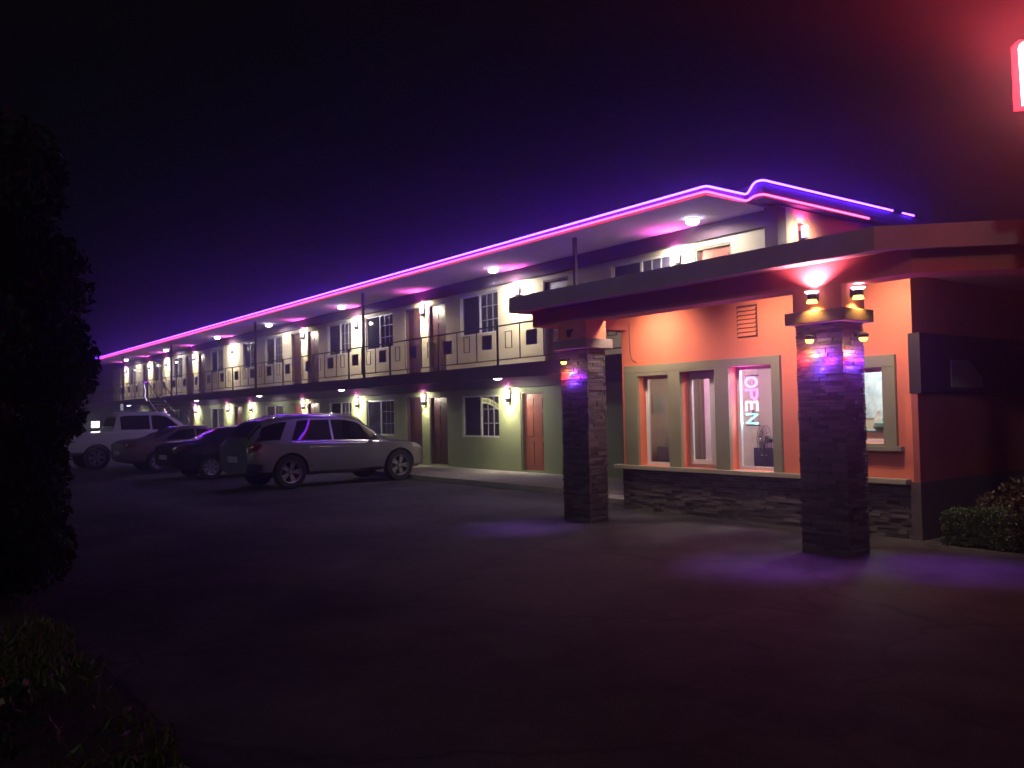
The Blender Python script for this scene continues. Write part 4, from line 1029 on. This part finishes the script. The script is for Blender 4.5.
# ------------------------------------------------------------------ vegetation
def leaves(name, m, pts, size, parent=None, up=0.3, seed=1, narrow=0.5):
    """one small folded leaf per point"""
    R_ = np.random.RandomState(seed); n = len(pts)
    d = R_.normal(size=(n,3)); d[:,2] += up; d /= np.linalg.norm(d,axis=1)[:,None]
    t = R_.normal(size=(n,3)); t -= d*(t*d).sum(1)[:,None]; t /= np.linalg.norm(t,axis=1)[:,None]
    nn = np.cross(d,t); L = (size*R_.uniform(0.6,1.4,n))[:,None]
    base = pts - d*L*0.5; tip = pts + d*L*0.5
    a = pts + t*L*narrow*0.5 + nn*L*0.08; b = pts - t*L*narrow*0.5 + nn*L*0.08
    V = np.stack([base,a,tip,b],1).reshape(-1,3)
    me = bpy.data.meshes.new(name); me.vertices.add(4*n); me.vertices.foreach_set("co", V.ravel())
    me.loops.add(4*n); me.loops.foreach_set("vertex_index", np.arange(4*n)); me.polygons.add(n)
    me.polygons.foreach_set("loop_start", np.arange(0,4*n,4)); me.polygons.foreach_set("loop_total", np.full(n,4))
    me.update(); me.validate(); me.materials.append(m)
    o = bpy.data.objects.new(name, me); COL.objects.link(o)
    if parent: o.parent = parent
    return o
R0 = np.random.RandomState(3)
# the tall shrub on the planting strip
shr = thing("tall_shrub", "tall dark shrub at the left edge beside the driveway", "shrub", (-9.58, -0.01, 0.045))
tr = MB()
for k in range(9):
    a = 2*math.pi*k/9 + rnd.uniform(-.3,.3); p = [(0.15*math.cos(a),0.15*math.sin(a),0)]
    for j in range(1,6): p.append((p[-1][0]+math.cos(a)*rnd.uniform(.1,.3), p[-1][1]+math.sin(a)*rnd.uniform(.1,.28), p[-1][2]+rnd.uniform(.45,.65)))
    for j in range(len(p)-1): tr.cyl(p[j], p[j+1], 0.05*(1-j/6), 0.05*(1-(j+1)/6), n=6)
tr.build("trunk", BARK, shr)
cl = []
for k in range(150):
    z = R0.uniform(0.25, 4.3); rr = 1.95*math.sqrt(max(0.05, 1-((z-1.9)/2.75)**2)); a = R0.uniform(0,2*math.pi); q = R0.uniform(0.45,1.0)
    cl.append((rr*q*math.cos(a)*1.5, rr*q*math.sin(a)*0.92, z, R0.uniform(0.22,0.5)))
P_ = []
for (x,y,z,r) in cl:
    n_ = int(1500*r*r/0.12); v_ = R0.normal(size=(n_,3)); v_ /= np.linalg.norm(v_,axis=1)[:,None]
    P_.append(np.array([x,y,z])+v_*(r*R0.uniform(0.5,1.08,(n_,1))))
P_ = np.concatenate(P_); P_ = P_[P_[:,2] > 0.05]
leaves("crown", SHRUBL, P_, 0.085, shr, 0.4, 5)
# grass on the strip
ng = 26000
gx = R0.uniform(-12,-2.2,ng); gy = R0.uniform(-1.2,1.24+0.05*np.sin(gx*5),ng)
keep = R0.uniform(size=ng) < 0.55+0.45*np.sin(gx*2.1+gy*3)
gp = np.stack([gx,gy,np.full(ng,0.075)],1)[keep]
go = leaves("grass", GRASSM, gp, 0.085, None, 1.6, 8, 0.16); tag(go, "dim unmown grass on the strip along the driveway", "grass", kind="stuff")
# a low flowering plant in the near corner
fp = thing("flowering_plant", "small pale flowering plant in the dark grass at the lower left corner", "plant", (-5.0, 0.35, 0.05))
v_ = R0.normal(size=(900,3))*np.array([0.30,0.14,0.09])+np.array([0,0,0.17]); v_ = v_[v_[:,2]>0.01]; leaves("foliage", SHRUBL, v_, 0.06, fp, 0.5, 11)
v_ = R0.normal(size=(90,3))*np.array([0.28,0.13,0.03])+np.array([0,0,0.30]); leaves("petals", PETAL, v_, 0.045, fp, 0.8, 12, 0.9)
# clipped hedge at the right
hd = thing("clipped_hedge", "low clipped box hedge running out at the right edge", "hedge", (-3.4, 10.25, 0))
n_ = 60000
bx = R0.uniform(-1.62,2.2,n_); by = R0.uniform(-0.17,0.30,n_); bz = R0.uniform(0.02,0.40,n_)
face = R0.randint(0,4,n_)
by = np.where(face==0, -0.17+R0.normal(size=n_)*0.018, by); bz = np.where(face==1, 0.395+R0.normal(size=n_)*0.015, bz); bx = np.where(face==2, np.where(R0.uniform(size=n_)<.5, -1.62, bx)+R0.normal(size=n_)*0.018, bx)
bz = bz+0.018*np.sin(bx*9)+0.012*np.sin(bx*23+by*11)
leaves("foliage", HEDGEL, np.stack([bx,by,bz],1), 0.030, hd, 0.3, 21, 0.6)
# reddish shrubs behind it
for i, (x, y, sx_, sz_, lab, mm) in enumerate([(-4.35,10.95,0.42,0.36,"low reddish shrub between the hedge and the maroon side wall",REDLEAF),(-3.55,11.2,0.50,0.48,"taller olive shrub behind the hedge at the right edge",SHRUBL)]):
    s_ = thing("garden_shrub", lab, "shrub", (x, y, 0), 0, "shrubs behind the clipped hedge")
    stm = MB()
    for k in range(7):
        a = 2*math.pi*k/7; stm.cyl((0,0,0),(sx_*0.7*math.cos(a),sx_*0.7*math.sin(a),sz_*1.7),0.015,0.006,n=5)
    stm.build("stems", BARK, s_)
    v_ = []
    for k in range(26):
        c_ = np.array([R0.normal()*sx_*0.55, R0.normal()*sx_*0.55, abs(R0.normal())*sz_*0.6+sz_*0.75]); w_ = R0.normal(size=(170,3)); w_ /= np.linalg.norm(w_,axis=1)[:,None]
        v_.append(c_+w_*R0.uniform(0.05,0.17,(170,1)))
    v_ = np.concatenate(v_); v_ = v_[v_[:,2]>0.03]; leaves("foliage", mm, v_, 0.055, s_, 0.4, 30+i)

# ------------------------------------------------------------------ added haze volume, imitating the lens glow round the lights
if LENS_GLOW_HAZE_DENSITY > 0:
    hm = bpy.data.materials.new("lens_glow_haze"); hm.use_nodes = True; nt = hm.node_tree; nt.nodes.clear()
    vo = nt.nodes.new("ShaderNodeVolumePrincipled"); vo.inputs["Density"].default_value = LENS_GLOW_HAZE_DENSITY; vo.inputs["Color"].default_value = (0.9,0.9,0.95,1)
    vo.inputs["Anisotropy"].default_value = 0.89
    ou = nt.nodes.new("ShaderNodeOutputMaterial"); nt.links.new(vo.outputs[0], ou.inputs["Volume"])
    hz_ = MB().box(-120, 50, -30, 60, -1.0, 8.0).build("added_glow_haze", hm); tag(hz_, kind="stuff")
